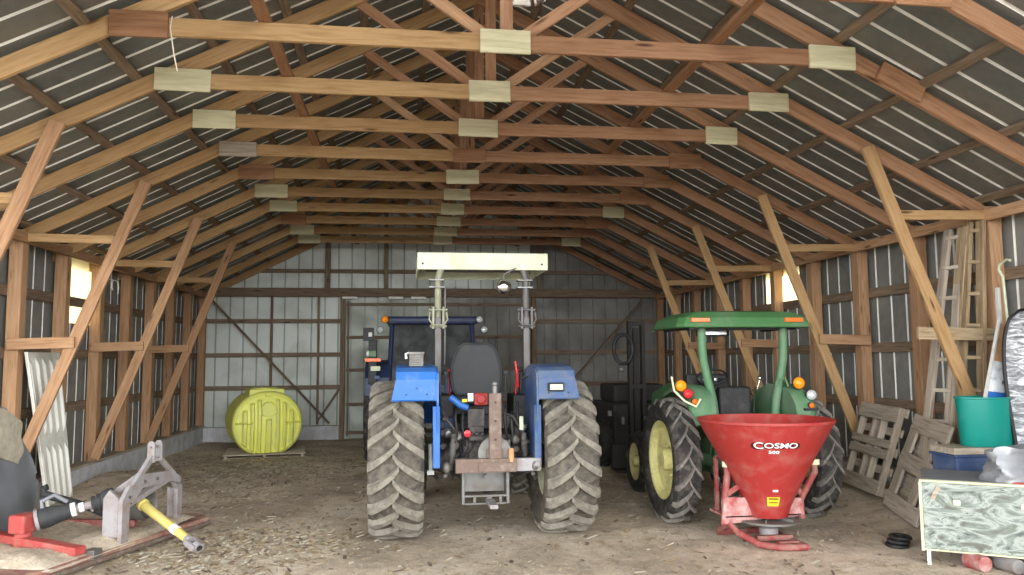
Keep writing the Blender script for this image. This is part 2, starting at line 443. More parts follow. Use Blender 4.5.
for nm, xx, (y0, y1), z0, lab in (('window_1', XL - WO, WY, 2.36, 'glowing translucent panel high in the left wall'), ('window_2', XR + WO, WYR, 2.62, 'glowing translucent panel high in the right wall')):
    mb = MB(); mb.bb(xx - 0.004, xx + 0.004, y0, y1, z0, 3.42)
    struct(mb.build(nm, 'skypanel'))['label'] = lab
# back wall sheet up into the gable
mb = MB()
def gable(t):
    xx = XL - WO + t
    return [(0, 0, CURB - 0.05), (0, 0, 2.2), (0, 0, max(2.4, zr(xx) + RD + 0.06))]
ribbed((XL - WO - 0.03, YB + 0.16, 0), (1, 0, 0), XR - XL + 2 * WO + 0.06, gable, (0, 1, 0), pitch=0.305, mb=mb)
# right of the doorway the sheet colour is darkened to stand for shade
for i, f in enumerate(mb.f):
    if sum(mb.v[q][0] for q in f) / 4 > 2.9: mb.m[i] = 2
wb = struct(mb.build('wall_back', ['back_sheet', 'door_sheet', 'shade_sheet'])); wb['label'] = 'pale ribbed steel back wall'
# roof sheets (both slopes one ceiling surface)
mb = MB()
for sg in (-1, 1):
    xe = HW + WO + 0.25
    def slope(t, sg=sg, xe=xe):
        return [(sg * d, 0, zr(XC + d) + RD + 0.045) for d in (-0.03, xe * 0.5, xe)]
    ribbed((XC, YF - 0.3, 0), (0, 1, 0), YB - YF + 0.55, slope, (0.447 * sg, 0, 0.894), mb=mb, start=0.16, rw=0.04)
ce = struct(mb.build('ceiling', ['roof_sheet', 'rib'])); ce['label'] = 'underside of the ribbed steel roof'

mb = MB(); mb.extr([(XC - 0.3, YF - 0.3, zr(XC) + RD - 0.06), (XC, YF - 0.3, zr(XC) + RD + 0.09), (XC + 0.3, YF - 0.3, zr(XC) + RD - 0.06), (XC + 0.3, YF - 0.3, zr(XC) + RD - 0.03), (XC, YF - 0.3, zr(XC) + RD + 0.12), (XC - 0.3, YF - 0.3, zr(XC) + RD - 0.03)], (0, YB - YF + 0.55, 0))
struct(mb.build('trim_1', 'roof_sheet'))['label'] = 'metal cap along the roof ridge'
# concrete curbs
mb = MB(); mb.bb(XL - 0.16, XL + 0.10, YL, YB + 0.22, -0.1, CURB); struct(mb.build('baseboard_left', 'concrete', bevel=0.01))['label'] = 'concrete curb under the left wall'
mb = MB(); mb.bb(XR - 0.10, XR + 0.16, YF, YB + 0.22, -0.1, CURB); struct(mb.build('baseboard_right', 'concrete', bevel=0.01))['label'] = 'concrete curb under the right wall'
mb = MB(); mb.bb(XL + 0.10, -1.50, YB - 0.08, YB + 0.22, -0.1, CURB - 0.02); mb.bb(3.1, XR - 0.10, YB - 0.08, YB + 0.22, -0.1, CURB - 0.02)
struct(mb.build('baseboard_back', 'concrete', bevel=0.01))['label'] = 'concrete curb under the back wall'

# wall posts
for side, xx in (('left', XL), ('right', XR)):
    for k in range(-2, 12):
        if side == 'left' and k < 3: continue
        if side == 'right' and k < 1: continue
        if k == 11:
            lab = f'square timber post in the back {side} corner'
        else:
            lab = f'square timber post on the {side} wall, {ordinal(11 - k)} out from the back corner post'
        o = beam('wall_post', (xx, TY(k), CURB), (xx, TY(k), ZE + 0.16), 0.15, 0.15, 'post', up=(0, 1, 0))
        tag(o, lab, 'post', f'timber posts along the {side} wall')
# wall girts and plates
for side, xx, sg in (('left', XL, 1), ('right', XR, -1)):
    xg = xx - sg * 0.098
    for z, nm in ((2.66, 'upper'), (1.92, 'middle'), (1.185, 'lower')):
        y0 = YL if sg > 0 else YF
        o = beam('wall_girt', (xg, y0, z), (xg, YB, z), 0.045, 0.13, 'dark_wood')
        tag(o, f'{nm} horizontal board nailed outside the {side} wall posts', 'girt', f'horizontal girts of the {side} wall')
    o = beam('sill_board', (xx, y0, CURB + 0.02), (xx, YB, CURB + 0.02), 0.2, 0.04, 'grey_wood')
    tag(o, f'sill board on top of the {side} concrete curb', 'sill board')
    o = beam('wall_plate', (xx + sg * 0.10, YF, ZE + 0.06), (xx + sg * 0.10, YB, ZE + 0.06), 0.05, 0.12, 'post')
    tag(o, f'long plate beam along the top of the {side} wall', 'beam')

# roof trusses
GUS = {0: 'bbb', 1: 'bpp', 2: 'ppp', 3: 'ppp', 4: 'gbb', 5: 'bpb', 6: 'ppb', 7: 'ppp', 8: 'bpb', 9: 'ppb', 10: 'ppp'}
gm = {'b': 'brown_gusset', 'p': 'pale_gusset', 'g': 'grey_wood'}
for k in range(0, 12):
    if k == 0: lab = 'roof truss nearest the open front, only its right end in view'
    elif k == 11: lab = 'last roof truss against the back wall gable'
    else: lab = f'pine roof truss, {ordinal(k)} full tie beam counted from the front'
    t = thing('roof_truss', lab, 'truss', (XC, TY(k), ZC), 0, 'roof trusses of the barn')
    for sg in (-1, 1):
        e = HW + 0.15
        za = lambda d: zr(XC + d) - ZC + RD / 2
        beam('rafter', (sg * e, 0, za(e)), (sg * 0.02, 0, za(0.02)), 0.045, RD * 0.894, 'beam' if sg < 0 else 'beam_red_shade', t)  # right rafters redder: light gradient across the barn put into the wood colour
    if k < 11:
        wl_ = 'beam' if k % 4 != 1 else 'beam'
        beam('tie_beam', (-HA + 0.1, -0.002, 0), (0.0, -0.002, 0), 0.045, 0.145, wl_, t)
        beam('tie_beam', (0.0, -0.002, 0), (HA - 0.1, -0.002, 0), 0.045, 0.145, 'beam_red_shade' if k else 'brown_gusset', t)
        g = GUS.get(k, 'bpb')
        jit = random.Random(k)
        for q, (xx, wd) in enumerate(((-HA + 0.05, 0.49), (0.0, 0.46), (HA - 0.03, 0.44))):
            w2 = wd * jit.uniform(0.88, 1.04); h2 = 0.205 * jit.uniform(0.9, 1.05)
            beam('gusset_plate', (xx - w2 / 2, -0.04, 0.0), (xx + w2 / 2, -0.04, jit.uniform(-0.008, 0.008)), 0.028, h2, gm[g[q]], t)
        for sg in (-1, 1):
            xe = 1.30
            beam('web_brace', (sg * 0.12, 0.045, 0.05), (sg * xe, 0.045, zr(XC + xe) - ZC + 0.06), 0.04, 0.10, 'beam_red_shade' if (k + sg) % 3 else 'post', t)
        beam('king_post', (0.02, 0.046, 0.05), (0.02, 0.046, zr(XC) - ZC + 0.05), 0.11, 0.04, 'beam_red_shade', t, up=(0, 1, 0))

# longitudinal runners on the tie beams and purlins on the rafters
for xx, sd in ((-1.13, 'left'), (2.66, 'right')):
    o = beam('runner_board', (xx, TY(0) - 0.8, ZC + 0.098), (xx, YB, ZC + 0.098), 0.10, 0.045, 'beam_red_shade')
    tag(o, f'long runner board lying across the tie beams, {sd} of the middle', 'runner')
    h = 1.03 * (1 if sd == 'right' else 1)
PUR_R = [0.65, 1.43, 2.2, 2.98, 3.75, 4.55, 5.25]
PUR_L = [0.6, 1.27, 1.95, 2.62, 3.30, 3.96, 4.63, 5.28]
for sg, sd in ((-1, 'left'), (1, 'right')):
    PUR = PUR_L if sg < 0 else PUR_R
    for i, d in enumerate(PUR[::-1]):
        z = zr(XC + d) + RD + 0.022
        xx = XC + sg * d
        o = beam('roof_purlin', (xx, YF, z), (xx, YB + 0.1, z), 0.09, 0.04, 'dark_wood', up=(-sg * -0.447, 0, 0.894))
        pos = 'lowest' if i == 0 else 'topmost' if i == len(PUR) - 1 else ordinal(i + 1) + ' up from the wall'
        tag(o, f'roof purlin under the {sd} roof slope, {pos}', 'purlin', f'purlins of the {sd} roof slope')
# short splice block sistered to a rafter
o = beam('splice_block', (XC + 3.35, TY(1) - 0.05, zr(XC + 3.35) + 0.02 + RD / 2), (XC + 3.75, TY(1) - 0.05, zr(XC + 3.75) + 0.02 + RD / 2), 0.04, 0.17, 'brown_gusset')
tag(o, 'brown splice block nailed on the right rafter of the front full truss', 'block')

# knee braces: long diagonal from the wall foot to the rafter with two short struts
for side, xx, sg in (('left', XL, 1), ('right', XR, -1)):
    for k in ((2, 4, 6, 8) if side == 'left' else (2, 4, 6, 8)):
        pos = {2: 'nearest the front', 4: 'second from the front', 6: 'third from the front', 8: 'farthest back'}[k]
        t = thing('knee_brace', f'diagonal knee brace on the {side} wall, {pos}', 'brace', (xx, TY(k), 0), 0, f'knee braces of the {side} wall')
        yy = -0.10
        lo = (0.08, 0.40) if (side == 'left' and k > 4) else (0.20, 0.76)
        beam('diagonal', (sg * lo[0], yy, lo[1]), (sg * 1.44, yy, 3.98), 0.045, 0.135, 'post' if side == 'left' else 'beam', t, up=(0, 1, 0) if False else (1, 0, 0))
        beam('upper_strut', (0.0, yy + 0.045, 3.29), (sg * 1.20, yy + 0.045, 3.27), 0.04, 0.10, 'beam', t)
        far = 0.95 if (side == 'right' and k == 2) else 0.72
        beam('middle_strut', (-sg * 0.02, yy - 0.045 if far < 0.9 else yy + 0.045, 2.02), (sg * far, yy - 0.045 if far < 0.9 else yy + 0.045, 2.04), 0.04, 0.13, 'post' if far < 0.9 else 'ladder_wood', t)

# back wall framing
yb = YB - 0.02
o = beam('header_beam', (XL, yb - 0.06, 3.37), (XR, yb - 0.06, 3.37), 0.06, 0.20, 'dark_wood'); tag(o, 'wide header beam across the back wall', 'beam')
for z, nm, x0, x1 in ((2.711, 'upper', XL, -1.48), (1.934, 'middle', XL, -1.48), (1.185, 'lower', XL, -1.48)):
    o = beam('back_girt', (x0, yb + 0.10, z), (x1, yb + 0.10, z), 0.045, 0.10, 'dark_wood'); tag(o, f'{nm} girt of the back wall behind the yellow tank', 'girt')
for z, nm in ((2.70, 'upper'), (1.95, 'middle'), (1.2, 'lower')):
    o = beam('back_girt', (3.0, yb + 0.10, z), (XR, yb + 0.10, z), 0.045, 0.10, 'dark_wood'); tag(o, f'{nm} girt of the back wall in the right corner', 'girt')
o = beam('gable_girt', (XL + 0.9, yb + 0.08, 3.88), (XR - 0.9, yb + 0.08, 3.88), 0.045, 0.09, 'dark_wood'); tag(o, 'thin girt across the back gable above the header', 'girt')
for i, (xx, w, lab) in enumerate(((-1.80, 0.12, 'gable stud above the left half of the back wall'), (-0.455, 0.10, 'gable stud near the middle of the back wall'), (3.2, 0.10, 'gable stud above the right half of the back wall'))):
    o = beam('gable_stud', (xx, yb + 0.02, 3.45), (xx, yb + 0.02, zr(xx) + 0.02), w, 0.05, 'dark_wood', up=(0, 1, 0)); tag(o, lab, 'stud', 'gable studs')
for xx, lab in ((-1.44, 'door post of the back doorway beside the yellow tank'), (3.05, 'door post of the back doorway near the right corner')):
    o = beam('door_post', (xx, yb, 0.0), (xx, yb, 3.28), 0.11, 0.11, 'dark_wood', up=(0, 1, 0)); tag(o, lab, 'post')
for xx, lab in ((-3.05, 'slim stud left of the middle behind the yellow tank'), (-2.0, 'slim stud right behind the yellow tank')):
    o = beam('back_stud', (xx, yb + 0.09, CURB), (xx, yb + 0.09, 3.3), 0.05, 0.05, 'dark_wood', up=(0, 1, 0)); tag(o, lab, 'stud')
o = beam('corner_brace', (-4.37, yb + 0.02, 3.19), (-1.72, yb + 0.02, 0.36), 0.04, 0.12, 'dark_wood', up=(0, 1, 0)); tag(o, 'long diagonal brace behind the yellow tank', 'brace')
o = beam('short_brace', (-1.42, yb + 0.03, 1.28), (-2.0, yb + 0.03, 0.40), 0.04, 0.09, 'dark_wood', up=(0, 1, 0)); tag(o, 'short diagonal brace at the foot of the back door post', 'brace')
o = beam('corner_brace', (5.75, yb + 0.02, 3.19), (3.15, yb + 0.02, 0.36), 0.04, 0.12, 'dark_wood', up=(0, 1, 0)); tag(o, 'long diagonal brace in the dark right back corner', 'brace')
# sliding doors set in the back doorway
for i, (x0, x1) in enumerate(((-1.36, 0.82), (0.84, 3.0))):
    d = thing('door_%d' % (i + 1), None, None, ((x0 + x1) / 2, yb + 0.05, 0)); d['kind'] = 'structure'
    d['label'] = 'left leaf of the ribbed steel back doors' if i == 0 else 'right leaf of the ribbed steel back doors'
    w = (x1 - x0) / 2
    mb = MB(); ribbed((-w - 0.03, 0.05, -0.1), (1, 0, 0), 2 * w + 0.06, lambda t: [(0, 0, 0), (0, 0, 3.36)], (0, 1, 0), mb=mb, pitch=0.305, start=0.12)
    mb.build('door_panel', ['door_sheet' if i == 0 else 'shade_sheet'] * 2, d)  # right leaf coloured dark for the shade behind the tractors
    for z in (2.33, 1.57, 0.78, 3.1, 0.14): beam('door_rail', (-w, 0.025, z), (w, 0.025, z), 0.04, 0.075, 'dark_wood', d)
    for xx in (-w + 0.04, w - 0.04): beam('door_stile', (xx, 0.02, 0.06), (xx, 0.02, 3.18), 0.04, 0.08, 'dark_wood', d, up=(0, 1, 0))
for xx, lab in ((-1.28, 'pale track bracket at the left end of the back door header'), (-0.22, 'pale track bracket over the left back door leaf'), (0.30, 'pale track bracket over the middle of the back doors')):
    mb = MB(); mb.bb(xx - 0.17, xx + 0.17, yb - 0.105, yb - 0.092, 3.22, 3.27); mb.bb(xx - 0.17, xx + 0.17, yb - 0.105, yb - 0.06, 3.215, 3.222)
    tag(mb.build('track_bracket', 'white_sheet'), lab, 'bracket', 'door track brackets')
# ------------------------------------------------------------------ tractor pieces
def tyre_mb(Rr, W, rim, lugs=20, lh=0.035, lw=0.055, dphi=26, sidew=1.0):
    """agricultural tyre on the X axis: carcass (slot 0) and chevron lugs (slot 1)"""
    mb = MB()
    h = W / 2; Rc = Rr - lh
    prof = [(rim, -h * 0.72), (rim + 0.03, -h * 0.84), (rim + (Rc - rim) * 0.35, -h * 0.99), (rim + (Rc - rim) * 0.62, -h * 1.0), (Rc - 0.05, -h * 0.95), (Rc - 0.012, -h * 0.80), (Rc, -h * 0.4), (Rc + 0.004, 0)]
    prof = prof + [(r, -x) for r, x in prof[-2::-1]]
    mb.lathe(prof, axis='x', n=64, mi=0)
    for side in (-1, 1):
        for i in range(lugs):
            ph0 = 2 * math.pi * (i + (0.5 if side > 0 else 0)) / lugs
            N = 7; rows = []
            for j in range(N + 1):
                t = j / N
                lat = side * (-0.03 + t * (h * 0.99 + 0.03)); ph = ph0 - R(dphi) * (t ** 0.72)
                base = Rc - 0.004 - max(0, t - 0.8) / 0.2 * 0.045
                top = Rr - (abs(lat) / h) ** 3 * 0.030 - max(0, t - 0.86) / 0.14 * 0.035
                wd = lw * (0.85 + 0.35 * t) / Rr / 2
                row = []
                for (rr, s) in ((base, -1.25), (top, -0.8), (top, 0.8), (base, 1.25)):
                    a = ph + s * wd
                    row.append((lat, -rr * math.cos(a), rr * math.sin(a)))
                rows.append(row)
            o = len(mb.v)
            vs = [p for r in rows for p in r]
            fs = []
            for j in range(N):
                for q in range(3): fs.append((j * 4 + q, j * 4 + q + 1, j * 4 + q + 5, j * 4 + q + 4))
            fs += [(0, 1, 2, 3), (N * 4 + 3, N * 4 + 2, N * 4 + 1, N * 4)]
            mb.add(vs, fs, 1)
    return mb

def rim_mb(rim, W, out, dish=0.10):
    """wheel disc; out = +1/-1 for the side that faces outward"""
    mb = MB(); h = W / 2 * 0.74
    mb.lathe([(rim + 0.02, -h), (rim - 0.02, -h + 0.01), (rim - 0.06, -h * 0.4), (rim - 0.06, h * 0.4), (rim - 0.02, h - 0.01), (rim + 0.02, h)], axis='x', n=40)
    mb.lathe([(rim - 0.055, out * 0.03), (rim * 0.72, out * (0.03 - dish * 0.1)), (rim * 0.45, out * -dish * 0.5), (rim * 0.30, out * -dish * 0.2), (0.001, out * -dish * 0.2)], axis='x', n=40)
    mb.lathe([(rim * 0.28, out * 0.0), (rim * 0.28, out * 0.07), (rim * 0.2, out * 0.10), (0.001, out * 0.10)], axis='x', n=24)
    for i in range(8):
        a = 2 * math.pi * i / 8
        mb.lathe([(0.018, 0), (0.018, out * 0.03), (0.001, out * 0.03)], c=(-out * dish * 0.15, rim * 0.40 * math.cos(a), rim * 0.40 * math.sin(a)), axis='x', n=6)
    return mb

def wheel(name, root, loc, Rr, W, rim, out, mt, ml, mr, **kw):
    o = tyre_mb(Rr, W, rim, **kw).build(name, [mt, ml], root, smooth=38)
    o.location = loc
    rim_mb(rim, W, out).build('rim', mr, o, smooth=40)
    return o

def round_lamp(name, root, c, r, mat, d=0.05, body='black'):
    mb = MB()
    mb.lathe([(r * 0.5, 0.07), (r * 0.95, 0.03), (r, 0.0), (r * 0.9, -0.004)], c=c, axis='y', n=20, capa=True)
    o = mb.build(name, body, root, smooth=40)
    mb = MB(); mb.lathe([(r * 0.92, 0.0), (r * 0.85, -d * 0.5), (r * 0.5, -d * 0.85), (0.001, -d)], c=c, axis='y', n=20)
    mb.build('lens', mat, o, smooth=50)
    return o

# ------------------------------------------------------------------ blue tractor (seen from behind)
bt = thing('tractor', 'blue open-station tractor with cream canopy seen from behind, in the middle of the barn', 'tractor', (0.84, 8.42, 0), 0)
for x, o_ in ((-0.925, -1), (0.805, 1)):
    wheel('rear_wheel', bt, (x, -0.13, 0.79), 0.80, 0.54, 0.42, o_, 'dusty_rubber', 'lug_dusty', 'cream_rim', lugs=21, lw=0.08, lh=0.055, dphi=17)
for x, o_ in ((-0.72, -1), (0.72, 1)):
    wheel('front_wheel', bt, (x, 2.15, 0.49), 0.50, 0.32, 0.29, o_, 'dusty_rubber', 'lug_dusty', 'cream_rim', lugs=16, lw=0.04, lh=0.03)
# fenders: curved blade with flat rear panel and an inner side panel
for sg in (-1, 1):
    x0, x1 = (-0.93, -0.535) if sg < 0 else (0.47, 0.84)
    prof = [(-0.40, 1.465), (-0.405, 1.66), (-0.37, 1.735), (-0.28, 1.77), (0.10, 1.80), (0.35, 1.76), (0.60, 1.60), (0.78, 1.35), (0.84, 1.15)]
    th = 0.014; rows = []
    for y, z in prof:
        k = 1.0
        ox = (0.07 if z < 1.47 and y < 0 else 0.0) * 0.6
        rows.append([(x0 - (ox if sg < 0 else 0) , y, z), (x0 + 0.02, y - 0.006, z + 0.004), (x1 - 0.02, y - 0.006, z + 0.004), (x1 + (ox if sg > 0 else 0), y, z)])
    mb = MB(); mb.sheet(rows, (0, 0.012, -0.014))
    xo = x0 if sg < 0 else x1
    xi = x1 if sg < 0 else x0
    # inner side panel down to the axle
    poly = [(xi, -0.39, 1.66), (xi, -0.40, 1.44), (xi, -0.30, 0.92), (xi, -0.18, 0.86), (xi, 0.35, 0.86), (xi, 0.75, 1.32), (xi, 0.60, 1.59), (xi, 0.35, 1.75), (xi, 0.1, 1.79), (xi, -0.28, 1.76), (xi, -0.37, 1.72)]
    mb.extr(poly, (0.02 * (-sg), 0, 0))
    f = mb.build('fender', 'blue' if sg < 0 else 'blue_dull', bt, bevel=0.004, seg=1); f.location = (0, -0.36, -0.05)  # right fender takes the duller, greyer blue
    # bracket leg under the fender
    mb = MB(); mb.bb(xi - 0.035, xi + 0.035, -0.34, -0.28, 0.80, 1.40); mb.build('fender_bracket', 'blue' if sg < 0 else 'blue_dull', f, bevel=0.008)
    for q in range(3):
        mb = MB(); mb.lathe([(0.008, 0), (0.008, -0.01), (0.001, -0.012)], c=(x0 + 0.10 + 0.10 * q, -0.405, 1.52 + 0.06 * (q % 2)), axis='y', n=8); mb.build('bolt', 'black', f)
# work lamp box on the left fender, plate lamp on the right one
mb = MB(); mb.bb(-0.80, -0.66, -0.30, -0.16, 1.785, 1.915); mb.bb(-0.81, -0.65, -0.31, -0.15, 1.905, 1.93)
for q in range(5): mb.bb(-0.79, -0.67, -0.306, -0.298, 1.80 + q * 0.022, 1.81 + q * 0.022)
lb = mb.build('lamp_box', 'steel', bt, bevel=0.006); lb.location = (0, -0.22, -0.045); lb['label'] = 'grey louvred lamp box on left fender'
mb = MB(); mb.tube([(-0.83, -0.26, 1.86), (-0.835, -0.26, 1.91), (-0.80, -0.26, 1.92)], 0.014); mb.build('wire_clip', 'white', lb)
mb = MB(); mb.bb(0.56, 0.72, -0.45, -0.40, 1.515, 1.60); pl = mb.build('plate_lamp', 'black', bt, bevel=0.01); pl.location = (0, -0.36, -0.03)
mb = MB(); mb.bb(0.575, 0.705, -0.462, -0.45, 1.53, 1.585); mb.build('lens', 'cream', pl, bevel=0.006)
# roll bar posts
for sg in (-1, 1):
    x = -0.485 if sg < 0 else 0.495
    mb = MB(); mb.bb(x - 0.034, x + 0.034, 0.14, 0.22, 0.80, 2.27)
    p = mb.build('roll_bar_post', 'post_steel', bt, bevel=0.006)
    mb = MB()
    mb.tube([(x, 0.18, 2.22), (x, 0.18, 2.62), (x + 0.0, 0.18, 2.70), (x - sg * 0.03, 0.18, 2.80), (x - sg * 0.10, 0.18, 2.88), (x - sg * 0.20, 0.18, 2.92)], 0.037, n=12)
    mb.build('upper_tube', 'olive_tube' if sg < 0 else 'post_steel', p, smooth=40)
    mb = MB()
    for zc_ in (2.60, 2.68): mb.bb(x - 0.10, x + 0.07, 0.12, 0.24, zc_ - 0.008, zc_ + 0.008)
    mb.build('clamp', 'steel', p)
    mb = MB()
    for dx in (-0.055, 0.055): mb.bb(x + dx - 0.012, x + dx + 0.012, 0.10, 0.26, 2.14, 2.38)
    mb.tube([(x - 0.10, 0.13, 2.35), (x + 0.10, 0.13, 2.35)], 0.014); mb.tube([(x - 0.09, 0.13, 2.17), (x + 0.09, 0.13, 2.17)], 0.018)
    mb.tube([(x - 0.09, 0.10, 2.32), (x - 0.10, 0.08, 2.24), (x - 0.06, 0.08, 2.18), (x + 0.06, 0.08, 2.18), (x + 0.10, 0.08, 2.24), (x + 0.09, 0.10, 2.32)], 0.010)
    mb.build('fold_hinge', 'olive_tube' if sg < 0 else 'post_steel', p)
mb = MB(); mb.tube([(-0.41, 0.2, 1.75), (-0.405, 0.2, 2.62)], 0.010, n=8); mb.build('lamp_bracket_rod', 'steel', bt)
mb = MB(); mb.tube([(-0.485, 0.1, 1.55), (-0.46, 0.0, 1.3), (-0.40, -0.02, 1.15)], 0.010); mb.build('wiring', 'black', bt)
# canopy
mb = MB()
cx0, cx1, cy0, cy1 = -0.715, 0.745, 0.14, 1.32
mb.bb(cx0, cx1, cy0, cy0 + 0.02, 2.795, 2.985); mb.bb(cx0 + 0.02, cx1 - 0.02, cy1 - 0.02, cy1, 2.80, 2.96)
for x in (cx0, cx1 - 0.02): mb.bb(x, x + 0.02, cy0 + 0.02, cy1 - 0.02, 2.80, 2.985)
mb.bb(cx0 + 0.02, cx1 - 0.02, cy0 + 0.02, cy1 - 0.02, 2.96, 2.985)
cn = mb.build('canopy', 'cream', bt, bevel=0.009)
mb = MB(); mb.bb(cx0 + 0.03, cx1 - 0.03, cy0 + 0.03, cy1 - 0.03, 2.93, 2.955); mb.build('headliner', 'brown_gusset', cn)
for x in (cx0 + 0.06, cx1 - 0.07):
    mb = MB(); mb.lathe([(0.012, 0.0), (0.012, -0.006), (0.001, -0.008)], c=(x, cy0, 2.86), axis='y', n=10); mb.build('bolt', 'black', cn)
mb = MB()
for y in (0.18, 1.15): mb.bar((cx0 + 0.12, y, 2.90), (cx1 - 0.12, y, 2.90), 0.05, 0.04)
mb.build('canopy_frame', 'steel', cn)
# round chrome lamp hanging from the canopy
mb = MB(); mb.tube([(0.42, 0.16, 2.84), (0.24, 0.12, 2.74), (0.235, 0.10, 2.68)], 0.013); hl = mb.build('lamp_arm', 'steel', bt)
mb = MB(); mb.sphere((0.24, 0.10, 2.605), 0.082, n=12, sc=(1, 0.7, 1)); mb.build('round_lamp', 'chrome', hl, smooth=60)
# seat
mb = MB(); rows = []
N = 14
def seat_back(y, grow):
    out = []
    for (z, w) in ((1.42, 0.22), (1.48, 0.265), (1.60, 0.285), (1.75, 0.275), (1.88, 0.235), (1.95, 0.195), (1.985, 0.13)):
        out.append((z, w * grow))
    return out
for y, g, dz in ((-0.02, 0.90, 0.0), (-0.05, 0.98, 0.0), (-0.03, 1.0, 0.0), (0.05, 1.0, 0), (0.09, 0.92, 0)):
    ring = []
    sb = seat_back(y, g)
    for z, w in sb: ring.append((-0.085 + w, y + 0.10 * (z - 1.42) * -0.35 + 0.03 * (w / 0.3) ** 2 * -1, z - (1 - g) * 0.25 * (1 if z > 1.7 else -1)))
    for z, w in sb[::-1]: ring.append((-0.085 - w, y + 0.10 * (z - 1.42) * -0.35 + 0.03 * (w / 0.3) ** 2 * -1, z - (1 - g) * 0.25 * (1 if z > 1.7 else -1)))
    rows.append(ring)
n_ = len(rows[0]); vs = [p for r in rows for p in r]
fs = [(i * n_ + k, i * n_ + (k + 1) % n_, (i + 1) * n_ + (k + 1) % n_, (i + 1) * n_ + k) for i in range(len(rows) - 1) for k in range(n_)] + [tuple(range(n_)), tuple((len(rows) - 1) * n_ + k for k in range(n_))]
mb.add(vs, fs); st = mb.build('seat', 'seat', bt, smooth=50, bevel=0.012)
mb = MB(); mb.bb(-0.35, 0.18, 0.02, 0.52, 1.32, 1.44); mb.build('seat_cushion', 'seat', st, bevel=0.03, seg=3)
for sg in (-1, 1):
    x = -0.085 + sg * 0.32
    mb = MB(); mb.bar((x, -0.02, 1.66), (x, 0.34, 1.66), 0.06, 0.05); mb.bar((x, 0.0, 1.45), (x, 0.0, 1.66), 0.03, 0.03); mb.build('armrest', 'seat', st, bevel=0.01)
mb = MB(); mb.bb(-0.30, 0.13, -0.08, 0.30, 1.22, 1.31); mb.bb(-0.24, 0.07, -0.02, 0.26, 1.06, 1.22); mb.build('seat_base', 'black', st, bevel=0.012)
# body: transmission, axle, platform, hood, dash
mb = MB(); mb.bb(-0.27, 0.27, -0.22, 0.55, 0.55, 1.02); mb.bb(-0.24, 0.24, 0.55, 2.5, 0.55, 0.95); mb.bb(-0.20, 0.20, -0.30, -0.22, 0.60, 0.95)
for x in (-0.22, 0.22): mb.bb(x - 0.03, x + 0.03, -0.32, -0.22, 0.62, 0.98)
tr = mb.build('transmission', 'dark_iron', bt, bevel=0.02)
mb = MB(); mb.lathe([(0.13, -0.80), (0.13, -0.5), (0.17, -0.42), (0.20, -0.27), (0.20, 0.27), (0.17, 0.42), (0.13, 0.5), (0.13, 0.80)], c=(0, 0, 0.76), axis='x', n=20, capa=True, capb=True); mb.build('rear_axle', 'dark_iron', bt, smooth=40)
mb = MB(); mb.bb(-0.52, 0.52, 0.30, 1.05, 0.93, 0.97); mb.build('platform', 'dark_iron', bt)
mb = MB(); mb.extr([(-0.30, 1.15, 0.95), (-0.30, 1.15, 1.62), (-0.30, 2.0, 1.55), (-0.30, 2.75, 1.38), (-0.30, 2.80, 0.85), (-0.30, 2.4, 0.8)], (0.6, 0, 0)); mb.build('hood', 'blue_dull', bt, bevel=0.04, seg=3)
mb = MB(); mb.bb(-0.26, 0.26, 0.98, 1.14, 0.97, 1.62); mb.tube([(0, 1.0, 1.5), (0, 0.86, 1.72)], 0.03); mb.build('dashboard', 'black', bt, bevel=0.02)
mb = MB(); mb.tube([(0.2 * math.cos(a * math.pi / 12), 0.86 - 0.2 * math.sin(a * math.pi / 12) * 0.45, 1.72 + 0.2 * math.sin(a * math.pi / 12) * 0.55 + 0.0) for a in range(24)], 0.016, closed=True); mb.bar((-0.19, 0.86, 1.72), (0.19, 0.86, 1.72), 0.03, 0.02); mb.build('steering_wheel', 'black', bt, smooth=50)
mb = MB(); mb.bb(-0.75, 0.75, 2.08, 2.22, 0.42, 0.56); mb.build('front_axle', 'dark_iron', bt, bevel=0.01)
# side consoles and levers
for sg in (-1, 1):
    mb = MB(); mb.bb(sg * 0.40 - 0.08, sg * 0.40 + 0.08, 0.0, 0.55, 1.18, 1.42); c_ = mb.build('side_console', 'black', bt, bevel=0.02)
    for q in range(3):
        mb = MB(); mb.tube([(sg * 0.36 + 0.05 * q, 0.1 + 0.1 * q, 1.42), (sg * 0.37 + 0.05 * q, 0.06 + 0.1 * q, 1.66)], 0.008); mb.sphere((sg * 0.37 + 0.05 * q, 0.06 + 0.1 * q, 1.68), 0.022, n=6); mb.build('lever', 'black' if q else 'redlens', c_, smooth=40)
mb = MB(); mb.tube([(0.375, 0.0, 1.5), (0.36, -0.02, 1.66), (0.345, 0.0, 1.78)], 0.010); mb.build('slim_lever', 'redlens', bt)
# rear hydraulics
mb = MB()
mb.bb(-0.20, -0.03, -0.36, -0.22, 1.10, 1.30); mb.bb(-0.19, -0.04, -0.40, -0.36, 0.98, 1.12)
for q in range(3): mb.lathe([(0.022, 0), (0.022, -0.05), (0.014, -0.06), (0.001, -0.06)], c=(-0.17 + 0.055 * q, -0.40, 1.05), axis='y', n=10)
hb = mb.build('hydraulic_block', 'dark_iron', bt, bevel=0.008)
mb = MB(); mb.bb(-0.14, 0.0, -0.42, -0.36, 1.335, 1.46); mb.lathe([(0.05, 0), (0.05, -0.03), (0.001, -0.03)], c=(-0.07, -0.42, 1.40), axis='y', n=14); mb.build('coupler', 'red', hb, bevel=0.015)
mb = MB(); mb.bb(-0.205, -0.15, -0.42, -0.405, 1.38, 1.46); mb.build('tag_plate', 'paper', hb)
mb = MB(); mb.tube([(-0.38, -0.34, 1.42), (-0.28, -0.36, 1.34), (-0.20, -0.36, 1.31)], 0.035); mb.build('hose_sleeve', 'blue', hb, smooth=40)
